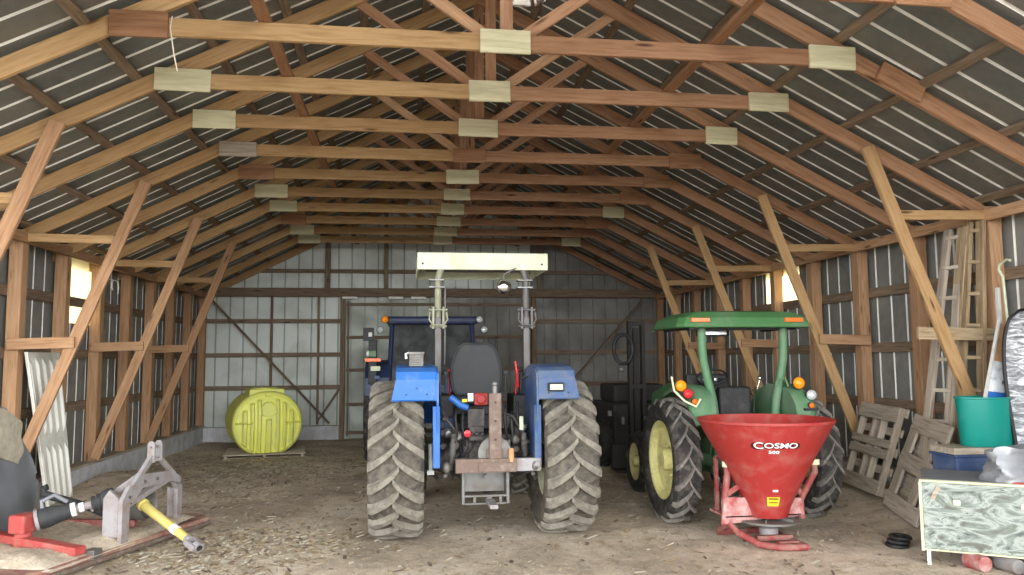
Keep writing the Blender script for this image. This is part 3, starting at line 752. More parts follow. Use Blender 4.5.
mb = MB(); mb.bb(-0.26, -0.21, -0.38, -0.36, 1.37, 1.40); mb.build('yellow_tag', 'yellow', hb)
for q, (x, z) in enumerate(((-0.31, 1.12), (-0.24, 1.06), (0.20, 1.12), (0.27, 1.05), (0.33, 1.16))):
    mb = MB(); mb.tube([(x, -0.25, z + 0.2), (x - 0.02, -0.36, z + 0.1), (x, -0.34, z - 0.08), (x + 0.04, -0.25, z - 0.25)], 0.015); mb.build('hydraulic_hose', 'black', hb, smooth=50)
for (x, z) in ((-0.30, 1.02), (-0.34, 0.93), (0.30, 0.98)):
    mb = MB(); mb.lathe([(0.05, 0.0), (0.05, -0.10), (0.03, -0.12), (0.001, -0.12)], c=(x, -0.24, z), axis='y', n=14); mb.build('remote_cylinder', 'steel', hb, smooth=40)
mb = MB(); mb.lathe([(0.03, 0), (0.035, -0.02), (0.001, -0.03)], c=(-0.215, -0.46, 1.06), axis='y', n=12); mb.tube([(-0.215, -0.30, 1.06), (-0.215, -0.46, 1.06)], 0.008); mb.build('red_knob', 'redlens', bt)
for q, (x, z, r_) in enumerate(((-0.44, 1.20, 0.035), (-0.40, 1.05, 0.05), (-0.46, 0.92, 0.04), (0.38, 1.10, 0.04), (0.30, 0.88, 0.05), (0.42, 0.95, 0.03))):
    mb = MB(); mb.lathe([(r_, 0.0), (r_, -0.09), (r_ * 0.6, -0.11), (r_ * 0.6, -0.15), (0.001, -0.155)], c=(x, -0.20, z), axis='y', n=12); mb.bb(x - r_ * 1.3, x + r_ * 1.3, -0.24, -0.18, z - r_ * 0.5, z + r_ * 0.5); mb.build('valve', 'steel' if q % 2 else 'dark_iron', hb, smooth=35)
for q, pts in enumerate((((-0.46, -0.2, 1.30), (-0.44, -0.34, 1.22), (-0.36, -0.36, 1.12), (-0.30, -0.26, 1.02)), ((-0.12, -0.3, 0.98), (-0.16, -0.42, 0.92), (-0.24, -0.40, 0.84), (-0.30, -0.3, 0.80)), ((0.16, -0.3, 1.26), (0.26, -0.40, 1.22), (0.34, -0.36, 1.10), (0.32, -0.24, 0.96)), ((0.24, -0.28, 0.92), (0.30, -0.38, 0.80), (0.26, -0.36, 0.66), (0.18, -0.26, 0.62)))):
    mb = MB(); mb.tube(pts, 0.013, n=8); mb.build('hydraulic_hose', 'black' if q % 2 else 'dark_iron', hb, smooth=50)
# lift arms, links
for sg in (-1, 1):
    mb = MB(); mb.bar((sg * 0.28, -0.12, 1.10), (sg * 0.36, -0.52, 1.02), 0.05, 0.08); mb.build('lift_arm', 'dark_iron', bt, bevel=0.008)
    mb = MB(); mb.tube([(sg * 0.36, -0.50, 1.02), (sg * 0.38, -0.42, 0.70)], 0.022); mb.tube([(sg * 0.36, -0.50, 0.98), (sg * 0.37, -0.46, 0.84)], 0.034); mb.build('lift_rod', 'steel' if sg < 0 else 'dark_iron', bt, smooth=40)
    mb = MB(); mb.bar((sg * 0.34, 0.0, 0.58), (sg * 0.43, -0.68, 0.755), 0.03, 0.09); mb.sphere((sg * 0.435, -0.68, 0.755), 0.055, n=8, sc=(0.7, 1, 1)); mb.build('lower_link', 'steel', bt, bevel=0.004)
    mb = MB(); mb.tube([(sg * 0.55, 0.0, 0.62), (sg * 0.50, -0.35, 0.58), (sg * 0.44, -0.55, 0.66)], 0.02); mb.build('sway_chain', 'steel', bt)
mb = MB(); mb.lathe([(0.02, 0), (0.02, 0.26)], c=(-0.585, -0.45, 0.70), n=8, capa=True, capb=True); mb.bb(-0.62, -0.55, -0.48, -0.42, 0.66, 0.70); mb.build('stabiliser_pin', 'white', bt)
# tool bar with mast and disc
mb = MB(); mb.bb(-0.35, 0.25, -0.72, -0.62, 0.70, 0.835); mb.bb(-0.13, 0.25, -0.735, -0.72, 0.71, 0.80)
tb = mb.build('tool_bar', 'rust', bt, bevel=0.008)
mb = MB(); mb.bb(0.25, 0.50, -0.71, -0.63, 0.705, 0.83); mb.lathe([(0.03, 0), (0.03, -0.03)], c=(0.46, -0.71, 0.775), axis='y', n=12, capb=True); mb.build('bar_end', 'hitch_grey', tb, bevel=0.008)
mb = MB(); mb.bb(-0.02, 0.10, -0.74, -0.68, 0.835, 1.47); mb.bb(-0.04, 0.12, -0.70, -0.69, 0.835, 0.93)
mast = mb.build('mast', 'rust', tb, bevel=0.006)
for z in (1.02, 1.2, 1.38):
    mb = MB(); mb.lathe([(0.012, 0), (0.012, -0.004), (0.001, -0.004)], c=(0.04, -0.74, z), axis='y', n=10); mb.build('bolt_hole', 'black', mast)
mb = MB(); mb.tube([(0.04, -0.7, 1.46), (0.04, -0.7, 1.54)], 0.03); mb.sphere((0.04, -0.7, 1.56), 0.035, n=8); mb.build('top_pin', 'steel', mast, smooth=40)
mb = MB(); mb.lathe([(0.001, 0.012), (0.165, 0.012), (0.165, -0.012), (0.001, -0.012)], c=(0.04, -0.655, 0.88), axis='y', n=30); mb.build('coulter_disc', 'steel', tb)
mb = MB(); mb.lathe([(0.028, 0.0), (0.028, 0.11), (0.018, 0.13)], c=(0.20, -0.70, 0.80), n=10, capb=True); mb.build('hitch_pin', 'cardboard', tb)
# drawbar and its hanger frame
mb = MB()
for x in (-0.26, 0.19): mb.bb(x - 0.015, x + 0.015, -0.50, -0.30, 0.36, 0.72)
mb.bb(-0.245, 0.175, -0.34, -0.32, 0.46, 0.72)
mb.bb(-0.245, 0.175, -0.50, -0.44, 0.43, 0.45); mb.bb(-0.245, 0.175, -0.50, -0.44, 0.355, 0.375); mb.bb(-0.02, 0.03, -0.50, -0.44, 0.375, 0.43); mb.bb(-0.16, -0.13, -0.50, -0.44, 0.375, 0.43); mb.bb(0.10, 0.13, -0.50, -0.44, 0.375, 0.43)
dh = mb.build('drawbar_hanger', 'steel', bt, bevel=0.004)
mb = MB(); mb.bb(-0.03, 0.05, -0.86, -0.1, 0.375, 0.415); mb.build('drawbar', 'hitch_grey', dh, bevel=0.006)
mb = MB(); mb.lathe([(0.035, 0), (0.035, -0.14), (0.022, -0.14), (0.022, -0.2)], c=(-0.02, -0.22, 0.62), axis='y', n=14, capb=True); mb.build('power_take_off', 'steel', bt, smooth=40)
mb = MB(); mb.bb(0.325, 0.365, -0.42, -0.405, 1.05, 1.22); mb.build('reflector_strip', 'cream', bt)
mb = MB(); mb.tube([(0.40, -0.1, 1.6), (0.47, -0.3, 1.64), (0.50, -0.35, 1.58)], 0.010); mb.build('grab_wire', 'steel', bt)

# ------------------------------------------------------------------ green tractor
gt = thing('tractor', 'green compact tractor with green canopy and cream wheels, behind the red spreader', 'tractor', (3.78, 8.62, 0), 0)
for x, o_ in ((-0.84, -1), (0.735, 1)):
    wheel('rear_wheel', gt, (x, -0.10, 0.675), 0.685, 0.30, 0.43, o_, 'black_rubber', 'lug_grey', 'yellow_rim', lugs=18, lw=0.045, lh=0.038, dphi=22)
for x, o_ in ((-0.60, -1), (0.60, 1)):
    wheel('front_wheel', gt, (x, 1.85, 0.40), 0.41, 0.20, 0.25, o_, 'black_rubber', 'black_rubber', 'yellow_rim', lugs=20, lw=0.02, lh=0.012)
for sg in (-1, 1):
    w0, w1 = 0.48, 0.73
    prof = [(-0.56, 1.10), (-0.50, 1.30), (-0.36, 1.43), (-0.15, 1.49), (0.10, 1.50), (0.4, 1.42), (0.62, 1.25), (0.74, 1.02)]
    rows = []
    for y, z in prof:
        rows.append([(sg * w0, y, z), (sg * (w0 + 0.12), y - 0.015, z + 0.012), (sg * (w1 - 0.10), y - 0.01, z + 0.004), (sg * (w1 - 0.02), y + 0.01, z - 0.03), (sg * w1, y + 0.02, z - 0.07)])
    mb = MB(); mb.sheet(rows, (0, 0.02, -0.02))
    mb.extr([(sg * w0, y, z) for y, z in prof] + [(sg * w0, 0.5, 0.75), (sg * w0, -0.35, 0.75)], (-sg * 0.02, 0, 0))
    f = mb.build('fender', 'green_tube', gt, smooth=40)
    xa = 0.79 if sg < 0 else 0.61
    if sg < 0:
        round_lamp('marker_lamp', f, (-0.81, -0.42, 1.50), 0.068, 'amber'); round_lamp('tail_lamp', f, (-0.745, -0.46, 1.415), 0.058, 'redlens'); round_lamp('reflector', f, (-0.695, -0.52, 1.335), 0.034, 'orange', 0.03)
        mb = MB(); mb.tube([(-0.92, -0.44, 1.60), (-0.90, -0.46, 1.45), (-0.80, -0.5, 1.34), (-0.68, -0.52, 1.28), (-0.62, -0.5, 1.36)], 0.012); mb.build('lamp_guard', 'cream_rim', f)
    else:
        round_lamp('marker_lamp', f, (0.555, -0.42, 1.515), 0.072, 'amber'); round_lamp('work_lamp', f, (0.665, -0.48, 1.385), 0.062, 'clear'); round_lamp('reflector', f, (0.625, -0.55, 1.275), 0.034, 'orange', 0.03)
        mb = MB(); mb.tube([(0.32, -0.35, 1.50), (0.34, -0.36, 1.56), (0.42, -0.38, 1.57), (0.45, -0.38, 1.48)], 0.012); mb.build('grab_handle', 'green_tube', f)
        mb = MB(); mb.bb(0.54, 0.70, -0.56, -0.50, 1.22, 1.245); mb.build('lamp_bracket', 'black', f)
# roll bar
for sg in (-1, 1):
    x = 0.015 + sg * 0.485
    mb = MB(); mb.tube([(x, -0.2, 2.20), (x, -0.2, 1.95), (x - sg * 0.01, -0.2, 1.78), (x - sg * 0.05, -0.2, 1.58), (x - sg * 0.11, -0.2, 1.32), (x - sg * 0.13, -0.2, 1.15), (x - sg * 0.13, -0.2, 0.70)], 0.048, n=12); mb.build('roll_bar_post', 'green_tube', gt, smooth=40)
# canopy: bevelled slab with turned-down edges
rows = []
def canopy_ring(z, gx, y0, y1):
    return [(-gx + 0.06, y0, z), (gx - 0.06, y0, z), (gx, y0 + 0.10, z), (gx, y1 - 0.1, z), (gx - 0.06, y1, z), (-gx + 0.06, y1, z), (-gx, y1 - 0.1, z), (-gx, y0 + 0.10, z)]
rings = [canopy_ring(2.135, 0.74, -0.40, 0.50), canopy_ring(2.135, 0.78, -0.44, 0.54), canopy_ring(2.17, 0.785, -0.445, 0.545), canopy_ring(2.25, 0.75, -0.42, 0.51), canopy_ring(2.31, 0.62, -0.34, 0.42), canopy_ring(2.33, 0.42, -0.2, 0.3)]
mb = MB(); vs = [p for r in rings for p in r]; n_ = 8
fs = [(i * n_ + k, i * n_ + (k + 1) % n_, (i + 1) * n_ + (k + 1) % n_, (i + 1) * n_ + k) for i in range(len(rings) - 1) for k in range(n_)] + [tuple((len(rings) - 1) * n_ + k for k in range(n_)), tuple(range(n_))]
mb.add(vs, fs); cn = mb.build('canopy', 'green', gt, bevel=0.012)
cn.location = (-0.03, 0, 0)
for x in (-0.545, 0.545):
    mb = MB(); mb.bb(x - 0.105, x + 0.105, -0.462, -0.425, 2.195, 2.24); mb.build('amber_reflector', 'orange', cn, bevel=0.006)
mb = MB(); mb.bb(-0.26, 0.10, 0.28, 0.46, 2.06, 2.14); wl_ = mb.build('work_lamp', 'black', cn, bevel=0.015)
mb = MB(); mb.bb(-0.22, 0.06, 0.265, 0.285, 2.07, 2.125); mb.build('lens', 'clear', wl_, bevel=0.01)
mb = MB()
for x in (-0.62, 0.62): mb.bar((x, -0.38, 2.13), (x, 0.50, 2.13), 0.05, 0.03)
mb.bar((-0.64, -0.2, 2.13), (0.64, -0.2, 2.13), 0.05, 0.031)
mb.build('canopy_frame', 'black', cn)
mb = MB(); mb.sphere((-0.775, 0.50, 2.13), 0.02, n=6); mb.build('corner_bolt', 'chrome', cn)
# body
mb = MB(); mb.bb(-0.24, 0.24, -0.25, 0.5, 0.45, 0.95); mb.bb(-0.19, 0.19, 0.5, 2.2, 0.45, 0.85); mb.build('transmission', 'green_tube', gt, bevel=0.02)
mb = MB(); mb.lathe([(0.11, -0.75), (0.11, -0.4), (0.17, -0.25), (0.17, 0.25), (0.11, 0.4), (0.11, 0.75)], c=(0, 0, 0.70), axis='x', n=18, capa=True, capb=True); mb.build('rear_axle', 'green_tube', gt, smooth=40)
mb = MB(); mb.extr([(-0.26, 1.0, 0.85), (-0.26, 1.0, 1.50), (-0.26, 1.7, 1.46), (-0.26, 2.35, 1.30), (-0.26, 2.42, 0.75), (-0.26, 2.1, 0.7)], (0.52, 0, 0)); mb.build('hood', 'green', gt, bevel=0.04, seg=3)
mb = MB(); mb.bb(-0.25, 0.25, 0.86, 1.0, 0.85, 1.58); mb.bb(-0.27, 0.27, 0.84, 0.88, 1.36, 1.60)
ds = mb.build('dashboard', 'black', gt, bevel=0.03)
for q in range(4):
    mb = MB(); mb.lathe([(0.022, 0), (0.022, -0.01), (0.001, -0.012)], c=(-0.12 + 0.075 * q, 0.84, 1.53), axis='y', n=10); mb.build('gauge', 'clear' if q % 2 else 'steel', ds)
mb = MB(); mb.tube([(0.19 * math.cos(a * math.pi / 12), 0.70 - 0.19 * math.sin(a * math.pi / 12) * 0.4, 1.56 + 0.19 * math.sin(a * math.pi / 12) * 0.5) for a in range(24)], 0.015, closed=True); mb.bar((-0.18, 0.70, 1.56), (0.18, 0.70, 1.56), 0.03, 0.02); mb.tube([(0, 0.86, 1.40), (0, 0.70, 1.55)], 0.025); mb.build('steering_wheel', 'black', gt, smooth=50)
mb = MB(); mb.bb(-0.21, 0.19, -0.02, 0.10, 1.12, 1.47); sb = mb.build('seat', 'black', gt, bevel=0.04, seg=3)
mb = MB(); mb.bb(-0.21, 0.19, 0.05, 0.50, 1.02, 1.14); mb.build('seat_cushion', 'black', sb, bevel=0.03, seg=3)
mb = MB(); mb.bb(-0.34, -0.24, 0.2, 0.5, 1.18, 1.25); mb.build('console_decal', 'pto_yellow', gt, bevel=0.01)
mb = MB(); mb.tube([(0.28, 0.15, 1.15), (0.27, 0.12, 1.34), (0.24, 0.13, 1.40), (0.33, 0.14, 1.44), (0.36, 0.13, 1.55)], 0.010); mb.sphere((0.36, 0.13, 1.56), 0.028, n=6); mb.build('gear_lever', 'chrome', gt, smooth=40)
mb = MB(); mb.bb(-0.62, 0.62, 1.90, 2.0, 0.36, 0.47); mb.build('front_axle', 'green_tube', gt, bevel=0.01)
for sg in (-1, 1):
    mb = MB(); mb.bar((sg * 0.32, -0.1, 0.52), (sg * 0.42, -0.85, 0.50), 0.03, 0.08); mb.build('lower_link', 'dark_iron', gt, bevel=0.005)
    mb = MB(); mb.bar((sg * 0.30, -0.15, 0.98), (sg * 0.36, -0.58, 0.95), 0.04, 0.07); mb.tube([(sg * 0.36, -0.56, 0.95), (sg * 0.38, -0.55, 0.52)], 0.018); mb.build('lift_arm', 'green_tube', gt)
# check chain hanging by the left link
mb = MB(); pts = [(-0.50, -0.48, 0.62), (-0.48, -0.50, 0.55), (-0.46, -0.53, 0.48), (-0.43, -0.56, 0.42), (-0.40, -0.60, 0.37), (-0.36, -0.64, 0.33), (-0.32, -0.68, 0.31), (-0.28, -0.72, 0.31)]
for i in range(len(pts) - 1):
    a, b = V(pts[i]), V(pts[i + 1]); d = (b - a); c = (a + b) / 2; d.normalize(); s_ = d.cross(V((0, 1, 0) if i % 2 else (1, 0, 0))); s_.normalize()
    mb.tube([c + d * 0.048 * math.cos(t * math.pi / 6) + s_ * 0.024 * math.sin(t * math.pi / 6) for t in range(12)], 0.008, n=6, closed=True)
mb.build('check_chain', 'steel', gt, smooth=50)
mb = MB(); mb.tube([(-0.30, -0.66, 0.95), (-0.30, -0.70, 0.6), (-0.29, -0.70, 0.3), (-0.28, -0.72, 0.18)], 0.014); mb.build('link_rod', 'green_tube', gt)

# ------------------------------------------------------------------ red cone spreader
sp = thing('spreader', 'red cone hopper fertiliser spreader with white lettering, behind the green tractor', 'spreader', (3.545, 7.42, 0), 0)
PROF = [(0.185, 0.255), (0.23, 0.38), (0.295, 0.52), (0.38, 0.68), (0.47, 0.85), (0.565, 1.02), (0.62, 1.12), (0.645, 1.17)]
mb = MB()
mb.lathe(PROF + [(0.66, 1.175), (0.66, 1.20), (0.64, 1.20)], n=56)
mb.lathe([(0.64, 1.20), (0.612, 1.13), (0.555, 1.03), (0.46, 0.86)], n=56)
hp = mb.build('hopper', 'red', sp, smooth=40)
mb = MB(); mb.lathe([(0.562, 1.05), (0.40, 1.04), (0.15, 1.06), (0.001, 1.07)], n=40); mb.build('fill', 'grain', hp, smooth=60); 
def cone_r(z):
    for (r0, z0), (r1, z1) in zip(PROF, PROF[1:]):
        if z0 <= z <= z1: return r0 + (r1 - r0) * (z - z0) / (z1 - z0)
    return PROF[-1][0]
def wrap_text(txt, size, ang0, z0, lift, mat, name, parent, extra=0.0, sx=1.0, first=None):
    """lettering that follows the cone; ang0 is the azimuth of its middle (-90 deg faces the barn door)"""
    glyphs = []; x = 0.0
    for i, chx in enumerate(txt):
        s_ = size * (first if (first and i == 0) else 1.0)
        cu = bpy.data.curves.new('letter', 'FONT'); cu.body = chx; cu.size = s_; cu.offset = extra; cu.resolution_u = 6
        ob = bpy.data.objects.new('letter', cu); COL.objects.link(ob)
        bpy.context.view_layer.update()
        ev = ob.evaluated_get(bpy.context.evaluated_depsgraph_get()); me = ev.to_mesh()
        vs = [v.co.copy() for v in me.vertices]; fs = [list(p.vertices) for p in me.polygons]
        ev.to_mesh_clear(); bpy.data.objects.remove(ob); bpy.data.curves.remove(cu)
        x0 = min(v.x for v in vs); x1 = max(v.x for v in vs)
        dz = -(size * 0.70) * ((first - 1) / 2) if (first and i == 0) else 0.0
        glyphs.append((vs, fs, x - x0 * sx, dz)); x += (x1 - x0) * sx + size * 0.10
    tot = x - size * 0.10
    mb = MB()
    for vs, fs, off, dz in glyphs:
        out = []
        for v in vs:
            z = z0 + v.y * 0.86 + dz; r = cone_r(z) + lift
            a = ang0 + (v.x * sx + off - tot / 2) / cone_r(z0)
            out.append((r * math.cos(a), r * math.sin(a), z - 0))
        mb.add(out, fs)
    return mb.build(name, mat, parent)
A0 = R(-108.5)
A0 += 0.05
wrap_text('COSMO', 0.082, A0, 0.965, 0.006, 'logo_white', 'logo_lettering', hp, extra=0.0008, sx=1.3, first=1.25)
wrap_text('COSMO', 0.082, A0, 0.961, 0.003, 'logo_black', 'logo_outline', hp, extra=0.006, sx=1.24, first=1.28)
wrap_text('500', 0.046, A0 - 0.03, 0.912, 0.006, 'logo_white', 'model_number', hp, extra=0.001, sx=1.3)
def cone_patch(a0, a1, z0, z1, lift, mat, name):
    mb = MB(); mb.sheet([[((cone_r(z) + lift) * math.cos(R(-90) + a0 + (a1 - a0) * i / 6), (cone_r(z) + lift) * math.sin(R(-90) + a0 + (a1 - a0) * i / 6), z) for i in range(7)] for z in (z0, z1)])
    return mb.build(name, mat, hp)
cone_patch(-0.46, -0.02, 0.385, 0.475, 0.004, 'yellow', 'warning_label')
cone_patch(-0.41, -0.07, 0.452, 0.466, 0.006, 'text_dark', 'label_print')
cone_patch(-0.41, -0.07, 0.415, 0.425, 0.006, 'text_dark', 'label_print')
cone_patch(-0.28, -0.12, 0.53, 0.55, 0.004, 'logo_white', 'small_sticker')
# frame
mb = MB()
mb.lathe([(0.30, 0.205), (0.30, 0.225), (0.001, 0.235)], n=40); mb.lathe([(0.30, 0.205), (0.001, 0.20)], n=40)
for q in range(6):
    a = q * math.pi / 3; mb.bar((0.05 * math.cos(a), 0.05 * math.sin(a), 0.24), (0.28 * math.cos(a), 0.28 * math.sin(a), 0.24), 0.008, 0.03)
mb.build('spinner_disc', 'steel', sp, smooth=30)
mb = MB(); mb.lathe([(0.09, 0.05), (0.09, 0.14), (0.05, 0.16), (0.05, 0.21)], n=16, capa=True); mb.build('gearbox', 'hitch_grey', sp, smooth=40)
mb = MB(); mb.extr([(-0.50, -0.05, 0.19), (0.36, -0.05, 0.255), (0.33, -0.05, 0.42), (-0.46, -0.05, 0.45)], (0, 0.035, 0)); mb.bb(-0.46, 0.33, -0.05, 0.35, 0.25, 0.275)
fr = mb.build('cross_frame', 'pink_dust', sp, bevel=0.006)
for sg, xa, xb in ((-1, -0.44, -0.39), (1, 0.35, 0.53)):
    mb = MB(); mb.tube([(xa, 0.0, 0.22), (xa - 0.005, 0.0, 0.40), (xb, 0.04, 0.66), (xb + 0.0, 0.06, 0.78)], 0.034, n=10); s1 = mb.build('side_strut', 'red_dusty', sp, smooth=40)
    mb = MB(); mb.lathe([(0.05, 0), (0.05, 0.05), (0.001, 0.055)], c=(xb, 0.04, 0.73), n=12, capa=True); mb.build('strut_cap', 'cream_rim', s1, smooth=40)
    mb = MB(); mb.bar((xa, 0.0, 0.46), (sg * 0.25, -0.02, 0.58), 0.02, 0.05); mb.build('strut_brace', 'red_dusty', s1)
mb = MB(); mb.tube([(-0.42, -0.02, 0.20), (-0.36, -0.12, 0.12), (-0.22, -0.28, 0.045), (-0.08, -0.37, 0.035), (0.10, -0.40, 0.035), (0.18, -0.40, 0.035)], 0.032, n=10)
mb.tube([(0.18, -0.40, 0.035), (0.17, -0.20, 0.035), (0.17, 0.10, 0.035), (0.17, 0.32, 0.05)], 0.032, n=10)
mb.tube([(-0.42, -0.02, 0.20), (-0.40, 0.2, 0.10), (-0.38, 0.35, 0.035), (0.17, 0.35, 0.035)], 0.032, n=10)
mb.bb(-0.18, 0.18, -0.14, -0.09, 0.045, 0.09); mb.bb(-0.05, 0.16, -0.30, -0.26, 0.05, 0.07)
mb.build('foot_loop', 'red_dusty', sp, smooth=40)
mb = MB(); mb.bar((-0.42, 0.25, 0.25), (-0.42, 0.25, 0.8), 0.05, 0.03); mb.bar((0.34, 0.25, 0.25), (0.34, 0.25, 0.8), 0.05, 0.03); mb.bar((-0.42, 0.25, 0.8), (0.34, 0.25, 0.8), 0.05, 0.03); mb.build('hitch_frame', 'red_dusty', sp)

# ------------------------------------------------------------------ dark cab tractor at the back
ct = thing('tractor', 'dark navy cab tractor parked against the back doors behind the blue tractor', 'tractor', (0.47, 14.3, 0), 0)
for x, o_ in ((-0.95, -1), (0.95, 1)):
    wheel('rear_wheel', ct, (x, 0, 0.80), 0.80, 0.45, 0.46, o_, 'black_rubber', 'black_rubber', 'cream_rim', lugs=18)
    wheel('front_wheel', ct, (x * 0.86, 2.2, 0.55), 0.55, 0.32, 0.32, o_, 'black_rubber', 'black_rubber', 'cream_rim', lugs=16)
mb = MB()
for sg in (-1, 1):
    for y, zt in ((-0.55, 2.42), (0.95, 2.42)): mb.bar((sg * 0.76, y, 1.0), (sg * 0.70, y + (0.08 if y < 0 else -0.05), zt), 0.07, 0.07)
mb.bar((-0.76, -0.55, 1.30), (0.76, -0.55, 1.30), 0.07, 0.14); mb.bb(-0.74, 0.74, -0.5, 0.95, 0.95, 1.05)
cb = mb.build('cab_frame', 'navy', ct, bevel=0.01)
mb = MB(); mb.bb(-0.80, 0.80, -0.62, 1.02, 2.42, 2.56); mb.build('cab_roof', 'navy', cb, bevel=0.05, seg=3)
mb = MB(); mb.extr([(-0.72, -0.54, 1.34), (0.72, -0.54, 1.34), (0.67, -0.47, 2.42), (-0.67, -0.47, 2.42)], (0, 0.012, 0)); mb.build('rear_window', 'glass_dark', cb)
for sg in (-1, 1):
    mb = MB(); mb.extr([(sg * 0.745, -0.5, 1.1), (sg * 0.745, 0.92, 1.1), (sg * 0.69, 0.88, 2.42), (sg * 0.69, -0.44, 2.42)], (sg * 0.01, 0, 0)); mb.build('side_window', 'glass_dark', cb)
    f = MB(); rows = [[(sg * 0.76, y, z), (sg * 1.14, y, z), (sg * 1.16, y, z - 0.05)] for y, z in ((-0.78, 1.20), (-0.74, 1.50), (-0.55, 1.72), (-0.2, 1.80), (0.2, 1.80), (0.6, 1.66), (0.85, 1.35))]
    f.sheet(rows, (0, 0.01, -0.015)); f.extr([(sg * 0.76, -0.78, 1.2), (sg * 0.76, -0.74, 1.5), (sg * 0.76, -0.55, 1.72), (sg * 0.76, 0.2, 1.8), (sg * 0.76, 0.85, 1.35), (sg * 0.76, 0.3, 0.95), (sg * 0.76, -0.5, 0.95)], (-sg * 0.02, 0, 0))
    fo = f.build('fender', 'navy', ct)
    # lamp column
    mb = MB(); mb.bb(sg * 1.02 - 0.07, sg * 1.02 + 0.07, -0.84, -0.74, 1.40, 2.15); lc = mb.build('lamp_column', 'black', fo, bevel=0.01)
    round_lamp('beacon', ct, (sg * 0.82, -0.68, 2.50), 0.065, 'amber' if sg < 0 else 'clear', 0.05)
    round_lamp('work_lamp', ct, (sg * 0.90, -0.70, 2.32), 0.065, 'clear', 0.05)
    if sg < 0:
        for nm, z0, z1, x0, x1, mt in (('marker_plate', 1.86, 1.96, -0.10, 0.06, 'green_tube'), ('reflector_bar', 1.775, 1.835, -0.13, 0.14, 'orange'), ('number_lens', 1.62, 1.70, -0.03, 0.13, 'cream'), ('mirror', 2.13, 2.35, -0.16, 0.02, 'black'), ('sticker', 1.48, 1.54, 0.04, 0.12, 'blue_dull')):
            mb = MB(); mb.bb(sg * 1.02 + x0, sg * 1.02 + x1, -0.875, -0.84, z0, z1); mb.build(nm, mt, fo if nm == 'mirror' else lc, bevel=0.006)
        mb = MB(); mb.bb(-1.09, -1.03, -0.885, -0.874, 2.20, 2.27); mb.build('mirror_tag', 'white', lc)
        mb = MB(); mb.bb(-1.12, -1.085, -0.885, -0.874, 1.88, 1.95); mb.build('white_tag', 'white', lc)
mb = MB(); mb.bb(-0.30, 0.30, -0.6, 1.0, 0.6, 1.1); mb.bb(-0.95, 0.95, -0.12, 0.12, 0.68, 0.92); mb.build('transmission', 'dark_iron', ct, bevel=0.02)
mb = MB(); mb.extr([(-0.34, 0.98, 0.85), (-0.34, 0.98, 1.72), (-0.34, 2.2, 1.60), (-0.34, 2.9, 1.40), (-0.34, 2.95, 0.8)], (0.68, 0, 0)); mb.build('hood', 'navy', ct, bevel=0.04)
mb = MB(); mb.bb(-0.8, 0.8, 2.14, 2.26, 0.48, 0.6); mb.build('front_axle', 'dark_iron', ct)
mb = MB(); mb.bb(-0.25, 0.25, 0.0, 0.12, 1.3, 2.0); mb.bb(-0.25, 0.25, 0.1, 0.5, 1.2, 1.32); mb.build('seat', 'seat', ct, bevel=0.03)

# ------------------------------------------------------------------ dark loader machine in the right back corner
dm = thing('loader', 'dark unlit skid loader with upright mast in the right back corner', 'loader', (3.95, 12.6, 0), 0)
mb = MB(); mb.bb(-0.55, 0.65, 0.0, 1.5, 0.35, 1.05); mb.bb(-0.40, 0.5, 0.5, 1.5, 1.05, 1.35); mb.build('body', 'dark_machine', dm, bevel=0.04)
mb = MB()
for x in (-0.28, -0.06): mb.bb(x - 0.03, x + 0.03, -0.15, -0.02, 0.2, 2.42)
mb.bb(-0.28, -0.06, -0.14, -0.03, 2.34, 2.42); mb.bb(-0.28, -0.06, -0.14, -0.03, 1.3, 1.38); mb.bb(-0.22, -0.12, -0.10, -0.05, 0.3, 2.3)
mb.build('mast', 'dark_machine', dm, bevel=0.006)
for x in (-0.65, 0.75):
    for y in (0.3, 1.25):
        o = tyre_mb(0.38, 0.24, 0.2, lugs=14, lh=0.02, lw=0.03).build('wheel', ['dark_machine', 'dark_machine'], dm, smooth=40); o.location = (x, y, 0.39)
        rim_mb(0.2, 0.24, 1 if x > 0 else -1).build('rim', 'dark_machine', o, smooth=40)
mb = MB(); mb.tube([(-0.42 + 0.16 * math.cos(a * math.pi / 10), -0.2, 1.95 + 0.24 * math.sin(a * math.pi / 10)) for a in range(20)], 0.03, closed=True); mb.build('hose_coil', 'black', dm, smooth=50)
mb = MB(); mb.bar((-0.55, -0.1, 0.9), (-0.75, -0.9, 0.35), 0.06, 0.12); mb.bar((0.5, -0.1, 0.9), (0.5, -0.9, 0.35), 0.06, 0.12); mb.bb(-0.85, 0.6, -1.0, -0.9, 0.15, 0.5); mb.bb(-0.85, 0.6, -1.3, -0.9, 0.12, 0.16); mb.build('bucket', 'dark_machine', dm, bevel=0.01)
mb = MB(); mb.sphere((-0.46, -0.24, 1.62), 0.045, n=8, sc=(1, 0.5, 1)); mb.build('lamp', 'steel', dm, smooth=50)
mb = MB(); mb.bb(-0.72, -0.66, -0.30, -0.26, 0.88, 0.96); mb.bb(-0.50, -0.45, -0.30, -0.26, 0.74, 0.86); mb.build('valve_handle', 'steel', dm)
